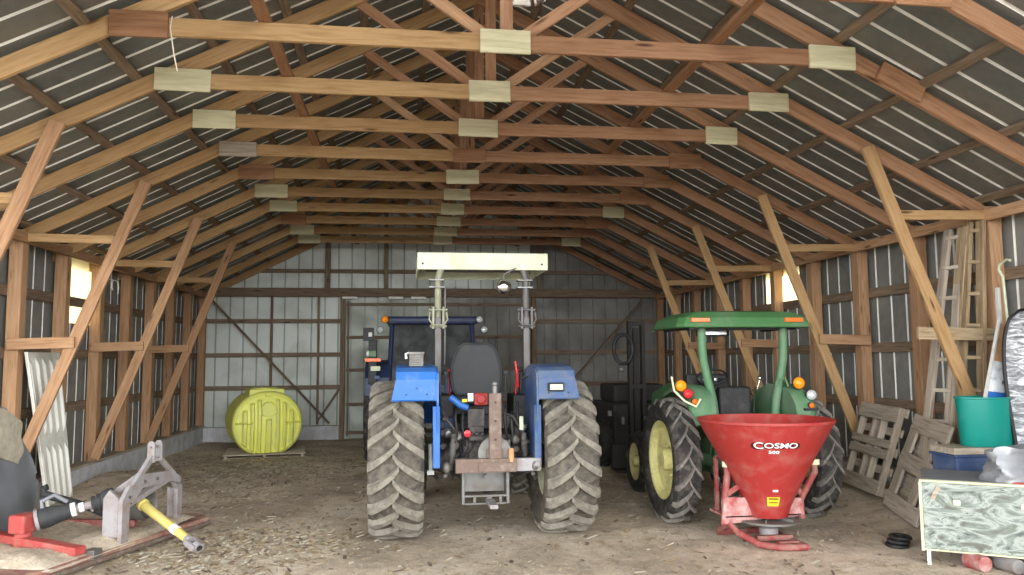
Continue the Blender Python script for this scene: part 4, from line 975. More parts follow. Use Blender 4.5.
# ------------------------------------------------------------------ yellow tank on its pallet
pa = thing('pallet', 'low wooden pallet under the yellow tank', 'pallet', (-2.66, 15.75, 0), R(7), 'pallets and boards')
del pa['group']
for q in range(7):
    beam('deck_board', (-0.74, -0.52 + q * 0.19, 0.069), (0.74, -0.52 + q * 0.19, 0.069), 0.13, 0.022, 'grey_wood', pa)
for x in (-0.68, 0.0, 0.68):
    beam('runner', (x, -0.56, 0.038), (x, 0.68, 0.038), 0.05, 0.04, 'grey_wood', pa)
for y in (-0.5, 0.05, 0.6):
    beam('bottom_board', (-0.74, y, 0.009), (0.74, y, 0.009), 0.10, 0.018, 'grey_wood', pa)
tk = thing('tank', 'big yellow ribbed plastic tank lying on a pallet at the back wall', 'tank', (-2.70, 15.75, 0.082), R(18))
mb = MB()
A, B, L0, L1 = 0.61, 0.58, -0.45, 0.95
def tank_pt(r, a, y):
    ca, sa = math.cos(a), math.sin(a)
    e = 2.08
    k = (abs(ca) ** e + abs(sa) ** e) ** (-1 / e)
    z = B * r * k * sa
    if z < -0.535: z = -0.535
    return V((A * r * k * ca, y, z + 0.54))
NA = 160; rows = []
# front end: shallow dish with moulded vertical ribs
def front_y(x, z, r):
    y = L0 - 0.10 * (1 - r ** 2)
    if r < 0.95:
        zz = z - 0.54
        for c_, w, zt in ((-0.42, 0.045, 0.26), (-0.29, 0.04, 0.40), (-0.165, 0.04, 0.46), (0.165, 0.04, 0.46), (0.29, 0.04, 0.40), (0.42, 0.045, 0.26), (0.0, 0.055, 0.10)):
            d = abs(x - c_)
            if d < w and zz < zt: y -= 0.06 * min(1, (w - d) / 0.016) * min(1, (zt - zz) / 0.03)
        if x * x + (z - 0.81) ** 2 < 0.14 ** 2 or (abs(x) < 0.14 and 0.71 < z < 0.81): y -= 0.045
        if abs(zz - 0.02) < 0.016 and abs(x) > 0.30: y -= 0.05
    if r > 0.93: y -= 0.03
    return y
rr = [0.02] + [i / 56 for i in range(1, 56)] + [1.0]
for r in rr:
    row = []
    for k in range(NA):
        p = tank_pt(r, 2 * math.pi * k / NA, 0); row.append(V((p.x, front_y(p.x, p.z, r), p.z)))
    rows.append(row)
NB = 60
for i in range(NB + 1):
    t = i / NB; y = L0 + 0.02 + (L1 - L0 - 0.04) * t
    g = 1.02 + 0.012 * (1 if math.sin(t * math.pi * 14) > 0.3 else 0) + 0.03 * math.exp(-(t / 0.03) ** 2)
    rows.append([tank_pt(g, 2 * math.pi * k / NA, y) for k in range(NA)])
for r in (0.98, 0.8, 0.5, 0.02):
    rows.append([tank_pt(r, 2 * math.pi * k / NA, L1 + 0.10 * (1 - r * r)) for k in range(NA)])
vs = [p for r in rows for p in r]
fs = [(i * NA + k, i * NA + (k + 1) % NA, (i + 1) * NA + (k + 1) % NA, (i + 1) * NA + k) for i in range(len(rows) - 1) for k in range(NA)] + [tuple(range(NA)), tuple((len(rows) - 1) * NA + k for k in range(NA))]
mb.add(vs, fs); mb.build('shell', 'tank', tk, smooth=45)
mb = MB(); mb.extr([(-0.33, -0.30, 1.0), (0.33, -0.30, 1.0), (0.32, -0.30, 1.185), (-0.32, -0.30, 1.185)], (0, 0.75, 0)); ly = mb.build('lid_collar', 'tank', tk, bevel=0.02, seg=3)
mb = MB(); mb.lathe([(0.24, 1.185), (0.24, 1.2), (0.22, 1.207), (0.001, 1.207)], c=(0, 0.08, 0), n=32); mb.build('lid', 'tank', ly, smooth=40)
mb = MB(); mb.bb(-0.06, 0.06, -0.53, -0.44, 1.06, 1.11); mb.build('lifting_lug', 'tank', tk, bevel=0.01)

# ------------------------------------------------------------------ rotary mower lying at the left
mw = thing('mower', 'red rotary mower with grey hitch frame and yellow drive shaft on the dirt floor', 'mower', (-2.52, 8.43, 0), R(-17))
# local: +X points away from the deck (hitch side), deck behind at -X
DK = [(-0.10, -1.62), (0.02, -1.35), (0.15, 0.82), (-0.10, 0.98), (-0.42, 0.93), (-0.9, 0.85), (-1.35, 0.45), (-1.5, -0.45), (-1.3, -1.35), (-0.7, -1.85)]
mb = MB(); mb.extr([(x, y, 0.05) for x, y in DK], (0, 0, 0.05))
dk = mb.build('deck', 'deck_red', mw, bevel=0.012); dk['label'] = 'low red deck under hay litter'
mb = MB(); mb.tube([(x, y, 0.035) for x, y in DK], 0.026, n=8, closed=True); mb.build('deck_skid', 'rust', dk)
cells = 50; rows = []
for i in range(cells):
    row = []
    for j in range(cells):
        x = -1.38 + 1.46 * i / (cells - 1); y = -1.45 + 2.20 * j / (cells - 1)
        hgt = 0.035 * (math.sin(5 * x + 2 * y) * math.sin(4.2 * y - 1.3 * x) + 1) + 0.02 * rnd.random()
        e = min(1, min(x + 1.38, 0.0 + 0.07 * (y + 1.45) - x, y + 1.45, 0.75 - y) / 0.16)
        row.append((x, y, (0.096 if e > 0 else 0.09) + hgt * max(0, e)))
    rows.append(row)
mb = MB(); mb.sheet(rows); hy = mb.build('hay_cover', 'dirt', dk, smooth=60); hy['kind'] = 'stuff'; hy['label'] = 'hay and dirt lying on the deck'
mb = MB(); mb.bar((-1.15, -0.70, 0.19), (-0.02, -0.99, 0.15), 0.12, 0.075); mb.build('deck_rail', 'red_faded', mw, bevel=0.012)
mb = MB(); mb.bar((-1.0, 0.05, 0.16), (-0.25, 0.12, 0.16), 0.08, 0.07); mb.build('deck_rail', 'red_dusty', mw, bevel=0.01)
mb = MB(); mb.bb(-0.04, 0.06, -0.92, -0.80, 0.04, 0.14); mb.build('skid_bracket', 'steel', mw, bevel=0.01)
# gearbox and driveline
G = V((-0.775, -0.78, 0.33))
mb = MB(); mb.box(G, (0.17, 0.20, 0.17)); mb.lathe([(0.085, 0.09), (0.07, 0.26)], c=(G.x, G.y, 0), n=16, capa=True, capb=True)
gb = mb.build('gearbox', 'red_faded', mw, bevel=0.022, seg=3)
P0, P1 = G + V((0.08, 0.05, 0.015)), V((-0.16, -0.36, 0.50))
dv = (P1 - P0); dn = dv.normalized()
mb = MB(); mb.tube([P0, P0 + dn * 0.03], 0.10, n=16); mb.build('flange', 'hitch_grey', gb, smooth=30)
mb = MB(); mb.tube([P0 + dv * q for q in (0.03, 0.08, 0.20, 0.45, 0.50)], [0.085, 0.098, 0.09, 0.062, 0.05], n=18)
s1 = mb.build('shaft_guard', 'seat', mw, smooth=40)
mb = MB(); mb.tube([P0 + dv * 0.45, P0 + dv * 0.85], 0.038, n=14); mb.build('drive_shaft', 'hitch_grey', s1, smooth=40)
for a in (0.44, 0.54):
    mb = MB(); mb.tube([P0 + dv * a, P0 + dv * (a + 0.06)], 0.066 if a < 0.5 else 0.045, n=14); mb.build('sticker', 'paper', s1, smooth=40)
mb = MB(); mb.tube([P0 + dv * q for q in (0.70, 0.72, 0.76, 0.79, 0.83, 0.86, 0.92, 1.0)], [0.05, 0.075, 0.065, 0.085, 0.078, 0.095, 0.105, 0.10], n=18); mb.build('rubber_boot', 'seat', mw, smooth=30)
mb = MB(); mb.tube([(-1.10, -0.16, 0.45), (-1.10, -0.16, 0.54), (-1.07, -0.15, 0.55)], 0.034); mb.tube([(-1.10, -0.16, 0.48), (-0.70, 0.0, 0.33), (-0.50, 0.06, 0.24)], 0.04, n=12); mb.build('lift_handle', 'seat', mw, smooth=40)
mb = MB(); mb.tube([(-0.50, 0.06, 0.24), (-0.45, 0.08, 0.22), (-0.40, 0.08, 0.08)], 0.06, n=10); mb.build('handle_socket', 'red_dusty', mw, smooth=40)
mb = MB(); mb.tube([P0 + dv * 0.08 + V((0, 0.0, 0.08)), P0 + dv * 0.04 + V((0, 0.02, 0.16)), P0 + dv * 0.16 + V((0, 0.06, 0.19)), P0 + dv * 0.34 + V((0, 0.05, 0.09))], 0.020, n=10); mb.build('guard_strap', 'tarp', mw, smooth=40)
# A-shaped hitch
mb = MB(); mb.extr([(0.0, -0.44, 0.50), (0.0, -0.40, 0.60), (0.0, -0.26, 0.71), (0.0, 0.22, 0.68), (0.0, 0.42, 0.60), (0.0, 0.44, 0.52), (0.0, 0.22, 0.57), (0.0, -0.22, 0.57), (0.0, -0.36, 0.44)], (0.04, 0, 0)); hf = mb.build('hitch_frame', 'hitch_grey', mw, bevel=0.006)
mb = MB(); mb.extr([(0.0, -0.53, 0.04), (0.0, -0.43, 0.04), (0.0, -0.41, 0.46), (0.0, -0.34, 0.58), (0.0, -0.42, 0.63), (0.0, -0.53, 0.50)], (0.045, 0, 0)); mb.extr([(-0.16, -0.53, 0.16), (0.0, -0.53, 0.16), (0.0, -0.53, 0.52), (-0.10, -0.53, 0.60), (-0.16, -0.53, 0.52)], (0, 0.04, 0)); mb.build('hitch_leg', 'hitch_grey', hf, bevel=0.006)
mb = MB(); mb.extr([(-0.05, 0.44, 0.08), (-0.05, 0.53, 0.08), (-0.05, 0.53, 0.50), (-0.05, 0.42, 0.62), (-0.05, 0.34, 0.57), (-0.05, 0.44, 0.46)], (0.045, 0, 0)); mb.bb(-0.16, -0.05, 0.49, 0.53, 0.12, 0.46); mb.build('hitch_leg', 'hitch_grey', hf, bevel=0.006)
mb = MB(); mb.bar((0.02, -0.38, 0.58), (0.02, -0.06, 0.86), 0.06, 0.045, (1, 0, 0)); mb.bar((0.02, 0.38, 0.58), (0.02, 0.03, 0.86), 0.045, 0.045, (1, 0, 0)); mb.bar((-0.35, -0.45, 0.40), (0.0, -0.20, 0.70), 0.05, 0.06); mb.build('hitch_arm', 'hitch_grey', hf, bevel=0.006)
mb = MB()
for y in (-0.085, 0.035): mb.extr([(-0.02, y, 0.80), (0.06, y, 0.80), (0.06, y, 0.98), (0.04, y, 1.01), (0.0, y, 1.01), (-0.02, y, 0.98)], (0, 0.022, 0))
mb.tube([(0.02, -0.11, 0.95), (0.02, 0.08, 0.95)], 0.014); mb.build('top_link_bracket', 'hitch_grey', hf, bevel=0.004)
mb = MB(); mb.bar((-0.05, -0.46, 0.40), (-0.02, 0.32, 0.60), 0.05, 0.08, (1, 0, 0)); mb.build('cross_bar', 'hitch_grey', hf, bevel=0.008)
for (y, z) in ((-0.43, 0.52), (0.0, 0.63), (0.42, 0.53), (-0.2, 0.63)):
    mb = MB(); mb.lathe([(0.016, 0.04), (0.016, 0.055), (0.001, 0.057)], c=(0, y, z), axis='x', n=8); mb.build('bolt', 'steel', hf)
mb = MB(); mb.lathe([(0.15, -0.12), (0.16, 0.0), (0.14, 0.05), (0.12, 0.02), (0.12, -0.10)], c=(-0.10, 0.02, 0.37), axis='x', n=26); mb.build('shaft_shield', 'steel', mw, smooth=40)
Q0, Q1 = V((-0.04, -0.11, 0.40)), V((0.76, -0.46, 0.10))
qd = Q1 - Q0
mb = MB(); mb.tube([Q0, Q0 + qd * 0.04, Q0 + qd * 0.05, Q0 + qd * 0.85], [0.060, 0.060, 0.048, 0.040], n=18); ps = mb.build('yellow_shaft', 'pto_yellow', mw, smooth=40)
ps['label'] = 'yellow plastic guarded drive shaft'
mb = MB(); mb.tube([Q0 + qd * 0.60, Q0 + qd * 0.68], 0.0455, n=18); mb.build('sticker', 'paper', ps, smooth=40)
mb = MB(); mb.tube([Q0 + qd * 0.85, Q0 + qd * 0.87, Q0 + qd * 0.92], [0.042, 0.052, 0.052], n=16)
c_ = Q0 + qd * 1.0; qn = qd.normalized(); side = qn.cross(V((0, 0, 1))).normalized()
for s_ in (-1, 1): mb.bar(Q0 + qd * 0.90 + side * 0.045 * s_, c_ + qn * 0.05 + side * 0.045 * s_, 0.028, 0.055)
mb.tube([c_, c_ + qn * 0.06], 0.048, n=14); mb.build('yoke', 'hitch_grey', ps, smooth=40)
mb = MB(); mb.tube([c_ + qn * 0.058, c_ + qn * 0.065], 0.028, n=14); mb.build('spline_bore', 'black', ps)

# plank at the lower left corner
o = beam('plank', (-3.70, 7.45, 0.03), (-3.05, 6.90, 0.03), 0.07, 0.05, 'ladder_wood'); tag(o, 'pale plank end on the floor beside the red mower', 'plank')

# grey tarp covered sheet and burlap at the left edge
mb = MB(); rows = []
prof = [(7.7, 0.02, 1.36), (8.2, 0.02, 1.37), (8.5, 0.02, 1.37), (8.62, 0.02, 1.34), (8.75, 0.03, 1.20), (8.9, 0.06, 1.05), (9.02, 0.14, 0.93), (9.09, 0.24, 0.86), (9.17, 0.36, 0.75), (9.24, 0.50, 0.62)]
for q, (y, z0, z1) in enumerate(prof):
    rows.append([(-3.92 - 0.10 * (z0 + (z1 - z0) * j / 9) / 1.4 + 0.015 * math.sin(5 * y + 4 * j / 9), y, z0 + (z1 - z0) * j / 9) for j in range(10)])
mb.sheet(rows, (-0.04, 0, 0)); tag(mb.build('covered_panel', 'tarp', smooth=40), 'grey tarp covered panel leaning at the far left edge', 'panel')
mb = MB(); rows = []
for i in range(16):
    t = i / 15; row = []
    for j in range(12):
        s_ = j / 11; z = 1.36 - (0.54 - 0.12 * t) * s_ - 0.34 * max(0, t - 0.5)
        row.append((-3.88 - 0.10 * (z / 1.4) + 0.03 * math.sin(9 * s_ + 2 * t) * s_, 8.05 + 0.76 * t - 0.05 * s_, z))
    rows.append(row)
mb.sheet(rows, (0.02, 0, 0)); tag(mb.build('burlap_cloth', 'burlap', smooth=60), 'beige burlap cloth hanging over the grey covered panel', 'cloth')

# white ribbed metal sheet leaning on the left wall
mb = MB()
rows = []
A0_, A1_ = V((-4.22, 10.09, 0.10)), V((-4.22, 10.86, 0.10))
B0_, B1_ = V((-4.40, 9.77, 1.93)), V((-4.40, 10.72, 1.93))
NC = 49
for j in range(NC):
    t = j / (NC - 1); ph = (t * 5) % 1.0
    lift = 0.0
    rib = 1.0 if 0.38 < ph < 0.62 else 0.0
    row = []
    for i in range(25):
        s_ = i / 24
        on = rib if (0.03 < s_ < 0.36 or 0.47 < s_ < 0.93) else 0.0
        row.append((A0_ + (A1_ - A0_) * t) * (1 - s_) + (B0_ + (B1_ - B0_) * t) * s_ + V((0.028 * on + (0.04 if t < 0.03 else 0), 0, 0)))
    rows.append(row)
mb.sheet(rows, (-0.012, 0, 0)); tag(mb.build('metal_panel', 'white_sheet', smooth=30), 'white ribbed metal panel leaning on the left wall behind a brace', 'panel')

# ------------------------------------------------------------------ right side: pallets
def pallet_at(name, label, bl, br, tl, tr, mat, boards, stringers, th=0.10, frame_only=False):
    """pallet leaning: bottom-left, bottom-right, top-left, top-right in world"""
    bl, br, tl, tr = map(V, (bl, br, tl, tr))
    ex = (br - bl); W_ = ex.length; ex.normalize(); up = (tl - bl); H_ = up.length; up = (up - ex * up.dot(ex)).normalized()
    n = ex.cross(up)
    e = thing(name, label, 'pallet', bl)
    e.rotation_euler = Matrix((ex, up, n)).transposed().to_euler()
    for x in stringers: beam('stringer', (x * W_, 0, -th * 0.5), (x * W_, H_, -th * 0.5), 0.045, th * 0.8, mat, e, up=(0, 0, 1))
    for (y, h) in boards: beam('deck_board', (0, y * H_, 0.0), (W_, y * H_, 0.0), h * H_, 0.02, mat, e, up=(0, 0, 1))
    for (y, h) in ((0.05, 0.1), (0.5, 0.1), (0.95, 0.1), (0.28, 0.09), (0.72, 0.09)): beam('bottom_board', (0, y * H_, -th), (W_, y * H_, -th), h * H_, 0.02, mat, e, up=(0, 0, 1))
    return e
p1 = pallet_at('pallet', 'dark grey wooden pallet leaning on the right wall, the farther one', (5.60, 9.62, 0.20), (5.47, 8.62, 0.18), (5.93, 9.58, 1.22), (5.90, 8.56, 1.19), 'grey_wood', ((0.08, 0.16), (0.45, 0.10), (0.57, 0.09), (0.91, 0.17)), (0.05, 0.40, 0.60, 0.93))
# flat frame with cut-out openings, the nearer one
def frame_at(label, bl, br, tl, tr):
    bl, br, tl, tr = map(V, (bl, br, tl, tr))
    ex = (br - bl); W_ = ex.length; ex.normalize(); up = (tl - bl); H_ = up.length; up = (up - ex * up.dot(ex)).normalized(); n = ex.cross(up)
    e = thing('pallet', label, 'pallet', bl); e.rotation_euler = Matrix((ex, up, n)).transposed().to_euler()
    for nm, x0, x1, y0, y1 in (('top_board', 0, 1, 0.82, 1.0), ('middle_board', 0, 1, 0.42, 0.60), ('bottom_board', 0, 1, 0.0, 0.16)):
        beam(nm, (x0 * W_, (y0 + y1) / 2 * H_, 0), (x1 * W_, (y0 + y1) / 2 * H_, 0), (y1 - y0) * H_, 0.03, 'grey_wood', e)
    for x0, x1 in ((0.0, 0.20), (0.60, 0.76), (0.88, 1.0)):
        beam('side_board', ((x0 + x1) / 2 * W_, 0.01, -0.006), ((x0 + x1) / 2 * W_, H_ - 0.01, -0.006), (x1 - x0) * W_, 0.03, 'grey_wood', e)
    beam('back_board', (0.05 * W_, 0.72 * H_, -0.10), (0.95 * W_, 0.71 * H_, -0.09), 0.30 * H_, 0.02, 'grey_wood', e)
    beam('back_board', (0.05 * W_, 0.22 * H_, -0.10), (0.95 * W_, 0.24 * H_, -0.09), 0.34 * H_, 0.02, 'grey_wood', e)
    return e
p2 = frame_at('pale grey wooden pallet with rectangular openings, leaning beside the camouflage cart', (5.36, 8.32, 0.15), (5.12, 7.42, 0.08), (5.74, 8.30, 1.16), (5.62, 7.40, 1.05))
# timber ladders standing against the right wall
def ladder(label, b0, b1, t0, t1, n, mat):
    b0, b1, t0, t1 = map(V, (b0, b1, t0, t1))
    e = thing('ladder', label, 'ladder', (b0 + b1) / 2, 0, 'wooden ladders on the right wall'); o_ = (b0 + b1) / 2
    beam('rail', b0 - o_, t0 - o_, 0.045, 0.105, mat, e, up=(0, 1, 0)); beam('rail', b1 - o_, t1 - o_, 0.045, 0.105, mat, e, up=(0, 1, 0))
    for i in range(n):
        s_ = (i + 0.7) / n; beam('rung', b0.lerp(t0, s_) - o_, b1.lerp(t1, s_) - o_, 0.06, 0.04, mat, e)
    return e
ladder('weathered wooden ladder leaning on the right wall, the darker one', (5.50, 7.92, 0.20), (5.66, 7.72, 0.20), (5.99, 7.84, 3.20), (6.02, 7.66, 3.20), 9, 'grey_wood')
ladder('paler wooden ladder standing right of the darker one', (5.72, 7.62, 0.20), (5.90, 7.46, 0.20), (6.02, 7.56, 3.24), (6.05, 7.42, 3.23), 9, 'ladder_wood')
o = beam('board', (5.70, 7.78, 0.2), (6.0, 7.62, 3.2), 0.03, 0.16, 'ladder_wood', up=(0, 1, 0)); tag(o, 'long pale board standing between the two ladders', 'board')
mb = MB(); mb.tube([(5.93, 7.62, 2.35), (5.92, 7.66, 2.0), (5.90, 7.70, 1.75), (5.90, 7.62, 1.55), (5.90, 7.52, 1.45)], 0.022, n=8); tag(mb.build('hose', 'white', smooth=50), 'pale hose hanging between the ladders', 'hose')
# hooked rod on the wall and pipe
mb = MB(); mb.tube([(6.05, 7.05, 2.76), (6.05, 7.10, 2.775), (6.05, 7.20, 2.73), (6.05, 7.21, 2.68), (6.05, 7.16, 2.60), (6.05, 7.14, 2.2), (6.05, 7.14, 1.95)], 0.014, n=10); tag(mb.build('hooked_rod', 'cream', smooth=50), 'pale hooked rod hanging on the right wall above the cart', 'rod')
mb = MB(); mb.bb(6.03, 6.06, 7.22, 7.26, CURB, 2.50); tag(mb.build('white_strip', 'white'), 'white strip standing on the right wall beside the hooked rod', 'strip')
# hooks on the left wall
mb = MB(); mb.tube([(-4.46, 12.33, 3.02), (-4.42, 12.40, 3.05), (-4.42, 12.72, 3.05), (-4.42, 12.76, 2.96), (-4.42, 12.74, 2.86)], 0.010, n=8); mb.tube([(-4.42, 12.5, 3.05), (-4.42, 12.48, 2.95), (-4.42, 12.52, 2.9)], 0.010, n=8); tag(mb.build('wall_hook', 'white', smooth=50), 'pale wire hook beside the left window', 'hook')

# ------------------------------------------------------------------ cart with camouflage side and the things on it
ca = thing('cart', 'utility cart with pale green camouflage printed side, lower right', 'cart', (5.598, 6.464, 0), R(-34.5))
fz0, fz1 = 0.15, 0.715
mb = MB(); mb.bb(-0.88, 0.55, -0.73, -0.70, fz0, fz1); sd = mb.build('side_panel', 'camo', ca, bevel=0.008)
mb = MB()
mb.bb(-0.90, 0.57, -0.745, -0.69, fz1, fz1 + 0.02); mb.bb(-0.905, -0.88, -0.745, -0.69, fz0 - 0.02, fz1); mb.bb(-0.90, 0.57, -0.74, -0.69, fz0 - 0.015, fz0)
mb.build('panel_frame', 'cream_rim', sd, bevel=0.006)
mb = MB(); mb.bb(-0.86, 0.53, -0.70, 0.0, 0.20, 0.24); mb.bb(-0.87, -0.83, -0.70, 0.0, 0.20, fz1); mb.bb(-0.86, 0.53, -0.04, 0.0, 0.20, fz1); mb.bb(0.49, 0.53, -0.70, 0.0, 0.20, fz1)
mb.build('cart_box', 'hitch_grey', ca, bevel=0.006)
mb = MB(); mb.bb(-0.875, 0.54, -0.70, 0.0, fz1 + 0.001, fz1 + 0.022); mb.build('cart_lid', 'tarp', ca, bevel=0.004)
mb = MB(); mb.bb(-0.20, 0.52, -0.712, -0.68, fz1 + 0.022, fz1 + 0.034); mb.build('red_trim', 'red', ca)
for x in (-0.62, -0.13):
    mb = MB(); mb.bb(x - 0.03, x + 0.03, -0.75, -0.73, 0.53, 0.58); mb.build('latch', 'cream', sd, bevel=0.01)
mb = MB(); mb.bar((-0.80, -0.74, 0.58), (-0.75, -0.74, 0.68), 0.012, 0.035); mb.build('handle', 'grey_wood', sd)
for x, nm in ((-0.75, 1), (0.40, 1)):
    o = tyre_mb(0.16, 0.12, 0.08, lugs=16, lh=0.006, lw=0.015).build('wheel', ['pink_dust' if nm == 0 else 'hitch_grey', 'pink_dust' if nm == 0 else 'hitch_grey'], ca, smooth=40); o.location = (x, -0.15, 0.16)
    rim_mb(0.08, 0.12, -1).build('rim', 'white', o, smooth=40)
for x in (-0.85, 0.45):
    mb = MB(); mb.bb(x - 0.015, x + 0.015, -0.72, -0.69, 0.0, 0.16); mb.build('leg', 'white', ca)
# buckets lying under the cart
for (x, y, r, l, mt, lab) in ((4.78, 6.05, 0.075, 0.18, 'pink_dust', 'pink and white round bucket lying under the cart'), (5.0, 5.95, 0.07, 0.2, 'hitch_grey', 'grey round pail lying under the cart')):
    mb = MB(); mb.lathe([(r * 0.82, 0.0), (r, l), (r * 1.04, l), (r * 1.04, l - 0.02)], axis='y', n=28, capa=True); mb.lathe([(r * 0.97, l), (r * 0.80, 0.01), (0.001, 0.01)], axis='y', n=28)
    o = mb.build('bucket', mt, smooth=40); o.location = (x, y, r * 1.04); tag(o, lab, 'bucket')
mb = MB(); mb.bb(4.99, 5.2, 5.68, 5.8, 0.0, 0.12); mb.bb(5.02, 5.18, 5.67, 5.68, 0.02, 0.09, 1); tag(mb.build('crate', ['white', 'red_dusty'], bevel=0.008), 'small white box with dark red front at the lower right corner', 'box')
mb = MB()
for q in range(3): mb.tube([(4.62 + 0.02 * q + 0.08 * math.cos(a * math.pi / 8), 7.0 + 0.10 * math.sin(a * math.pi / 8), 0.025 + 0.036 * q) for a in range(16)], 0.018, closed=True, n=8)
tag(mb.build('cable_coil', 'black', smooth=50), 'black cable coil on the floor left of the cart', 'cable')
# blue bin, board plank, tub, silver bag, printed board, sled
zb = fz1 + 0.024
mb = MB(); 
mb.extr([(5.20, 6.84, 0.12), (5.70, 6.84, 0.12), (5.72, 6.84, 0.85), (5.17, 6.84, 0.85)], (0, 0.36, 0)); mb.bb(5.15, 5.74, 6.82, 7.22, 0.84, 0.87)
tag(mb.build('bin', 'blue_bin', bevel=0.015), 'faded blue bin behind the cart under the teal tub', 'bin')
o = beam('plank', (5.14, 7.0, 0.902), (5.98, 6.98, 0.902), 0.36, 0.06, 'grey_wood', up=(0, 0, 1)); tag(o, 'grey board lying on the blue bin under the teal tub', 'board')
tbm = MB()
tc = V((5.615, 6.98, 0.935)); n_ = 48
def tub_ring(r, z, yk=0.62): return [(tc.x + r * math.cos(2 * math.pi * k / n_), tc.y + r * yk * math.sin(2 * math.pi * k / n_), tc.z + z) for k in range(n_)]
rings = [tub_ring(0.001, 0.0), tub_ring(0.255, 0.0), tub_ring(0.265, 0.02), tub_ring(0.292, 0.45), tub_ring(0.305, 0.455), tub_ring(0.305, 0.47), tub_ring(0.285, 0.47), tub_ring(0.255, 0.04), tub_ring(0.001, 0.03)]
tbm.add([p for r in rings for p in r], [(i * n_ + k, i * n_ + (k + 1) % n_, (i + 1) * n_ + (k + 1) % n_, (i + 1) * n_ + k) for i in range(len(rings) - 1) for k in range(n_)])
tag(tbm.build('tub', 'tub', smooth=40), 'teal green plastic tub standing above the cart', 'tub')
# crumpled silver bag on the cart lid
mb = MB(); rows = []
rb = random.Random(3)
for i in range(15):
    t = i / 14; row = []
    for k in range(26):
        a = 2 * math.pi * k / 26; sx = 0.27 * (1 - 0.12 * t); sy = 0.15 * (1 - 0.25 * t)
        e = 1 + 0.06 * rb.uniform(-1, 1) + 0.10 * math.sin(3 * a + 5 * t)
        row.append((5.20 + sx * math.copysign(abs(math.cos(a)) ** 0.6, math.cos(a)) * e, 6.14 + sy * math.copysign(abs(math.sin(a)) ** 0.6, math.sin(a)) * e, zb + 0.27 * t + (0.03 * math.sin(2 * a) if i == 14 else 0)))
    rows.append(row)
vs = [p for r in rows for p in r]; fs = [(i * 26 + k, i * 26 + (k + 1) % 26, (i + 1) * 26 + (k + 1) % 26, (i + 1) * 26 + k) for i in range(14) for k in range(26)] + [tuple(range(26)), tuple(14 * 26 + k for k in range(26))]
mb.add(vs, fs); tag(mb.build('plastic_bag', 'bag', smooth=50), 'crumpled silver grey plastic sack on the camouflage cart', 'bag')
# printed card board leaning behind the tub with a strip of cardboard
bo = thing('display_board', 'white printed board with blue lower edge leaning behind the teal tub', 'board', (5.60, 6.97, 1.40))
for nm, z0, z1, mt, dx in (('lower_card', -0.44, 0.0, 'cardboard', 0), ('blue_edge', 0.0, 0.06, 'blue', 0), ('print', 0.06, 0.36, 'board', 0), ('card_back', 0.36, 0.74, 'cardboard', 0)):
    mb = MB(); f = lambda z: (0.02 + 0.30 * z, 0.05 + 0.08 * z)
    x0a = 0.02 + 0.33 * max(0, z0); x0b = 0.02 + 0.33 * z1
    mb.extr([(x0a, 0.10 * z0, z0), (0.26 if z0 < 0 else 0.36, 0.10 * z0, z0 - (0.0 if z0 < 0 else 0.04)), (0.26 if z0 < 0 else 0.36, 0.10 * z1, z1 - 0.04), (x0b, 0.10 * z1, z1)], (0, 0.02, 0)); mb.build(nm, mt, bo)
mb = MB(); mb.bar((0.0, -0.012, -0.01), (0.27, 0.06, 0.76), 0.03, 0.02); mb.build('white_edge', 'white', bo)
mb = MB(); mb.lathe([(0.02, 0), (0.02, -0.01), (0.001, -0.012)], c=(0.22, -0.003, 0.14), axis='y', n=12); mb.build('dial', 'steel', bo)
# snow sled shell standing upright at the right edge
mb = MB(); rows = []
for i in range(25):
    t = i / 24; z = 0.22 + 2.02 * t
    w = 0.40 * (1 - max(0, (t - 0.55) / 0.45) ** 2.6) ** 0.5 if t > 0.55 else 0.40 - 0.05 * (0.55 - t)
    row = []
    for j in range(17):
        s_ = -1 + 2 * j / 16
        bul = 0.12 * (1 - abs(s_) ** 3) * (1 - max(0, (t - 0.7) / 0.3) ** 2 * 0.7)
        row.append((5.96 + 0.28 * s_ * w / 0.40 + 0.16 * (1 - t), 6.62 - bul * 0.8 + 0.06 * t - 0.17 * s_, z))
    rows.append(row)
mb.sheet(rows, (0, 0.02, 0)); sl = tag(mb.build('sled', 'sled', smooth=50), 'grey streaked plastic sled standing upright at the right edge', 'sled')
mb = MB(); mb.tube([rows[i][0] + V((0, 0.01, 0)) if isinstance(rows[i][0], V) else V(rows[i][0]) + V((0, 0.01, 0)) for i in range(25)], 0.02, n=8); mb.tube([V(rows[24][j]) + V((0, 0.01, 0)) for j in range(17)], 0.02, n=8); mb.build('rim', 'black', sl, smooth=50)
# hanging twine at the front truss, lamp on the ridge
mb = MB(); mb.tube([(-1.82, TY(1) - 0.07, 4.50), (-1.83, TY(1) - 0.075, 4.40), (-1.80, TY(1) - 0.07, 4.2), (-1.77, TY(1) - 0.07, 4.06)], 0.005, n=6); tag(mb.build('twine', 'twine'), 'loose white twine hanging from the left end of the front tie beam', 'twine')
lf = thing('barn_lamp', 'round metal barn lamp under the ridge at the top edge', 'lamp', (1.0, TY(1) + 0.1, 5.02))
mb = MB(); mb.lathe([(0.20, -0.12), (0.205, -0.115), (0.17, -0.02), (0.08, 0.05), (0.04, 0.12)], n=28, capb=True); sh = mb.build('lamp_shade', 'chrome', lf, smooth=40)
mb = MB(); mb.tube([(0, 0, 0.1), (0, 0, 0.85)], 0.012); mb.build('cord', 'black', lf)
mb = MB(); mb.sphere((0, 0, -0.08), 0.05, n=8); mb.build('bulb', 'clear', sh, smooth=60)
# ------------------------------------------------------------------ light and camera
w = bpy.data.worlds.new('overcast'); SC.world = w; w.use_nodes = True
wt = w.node_tree; bg = wt.nodes['Background']
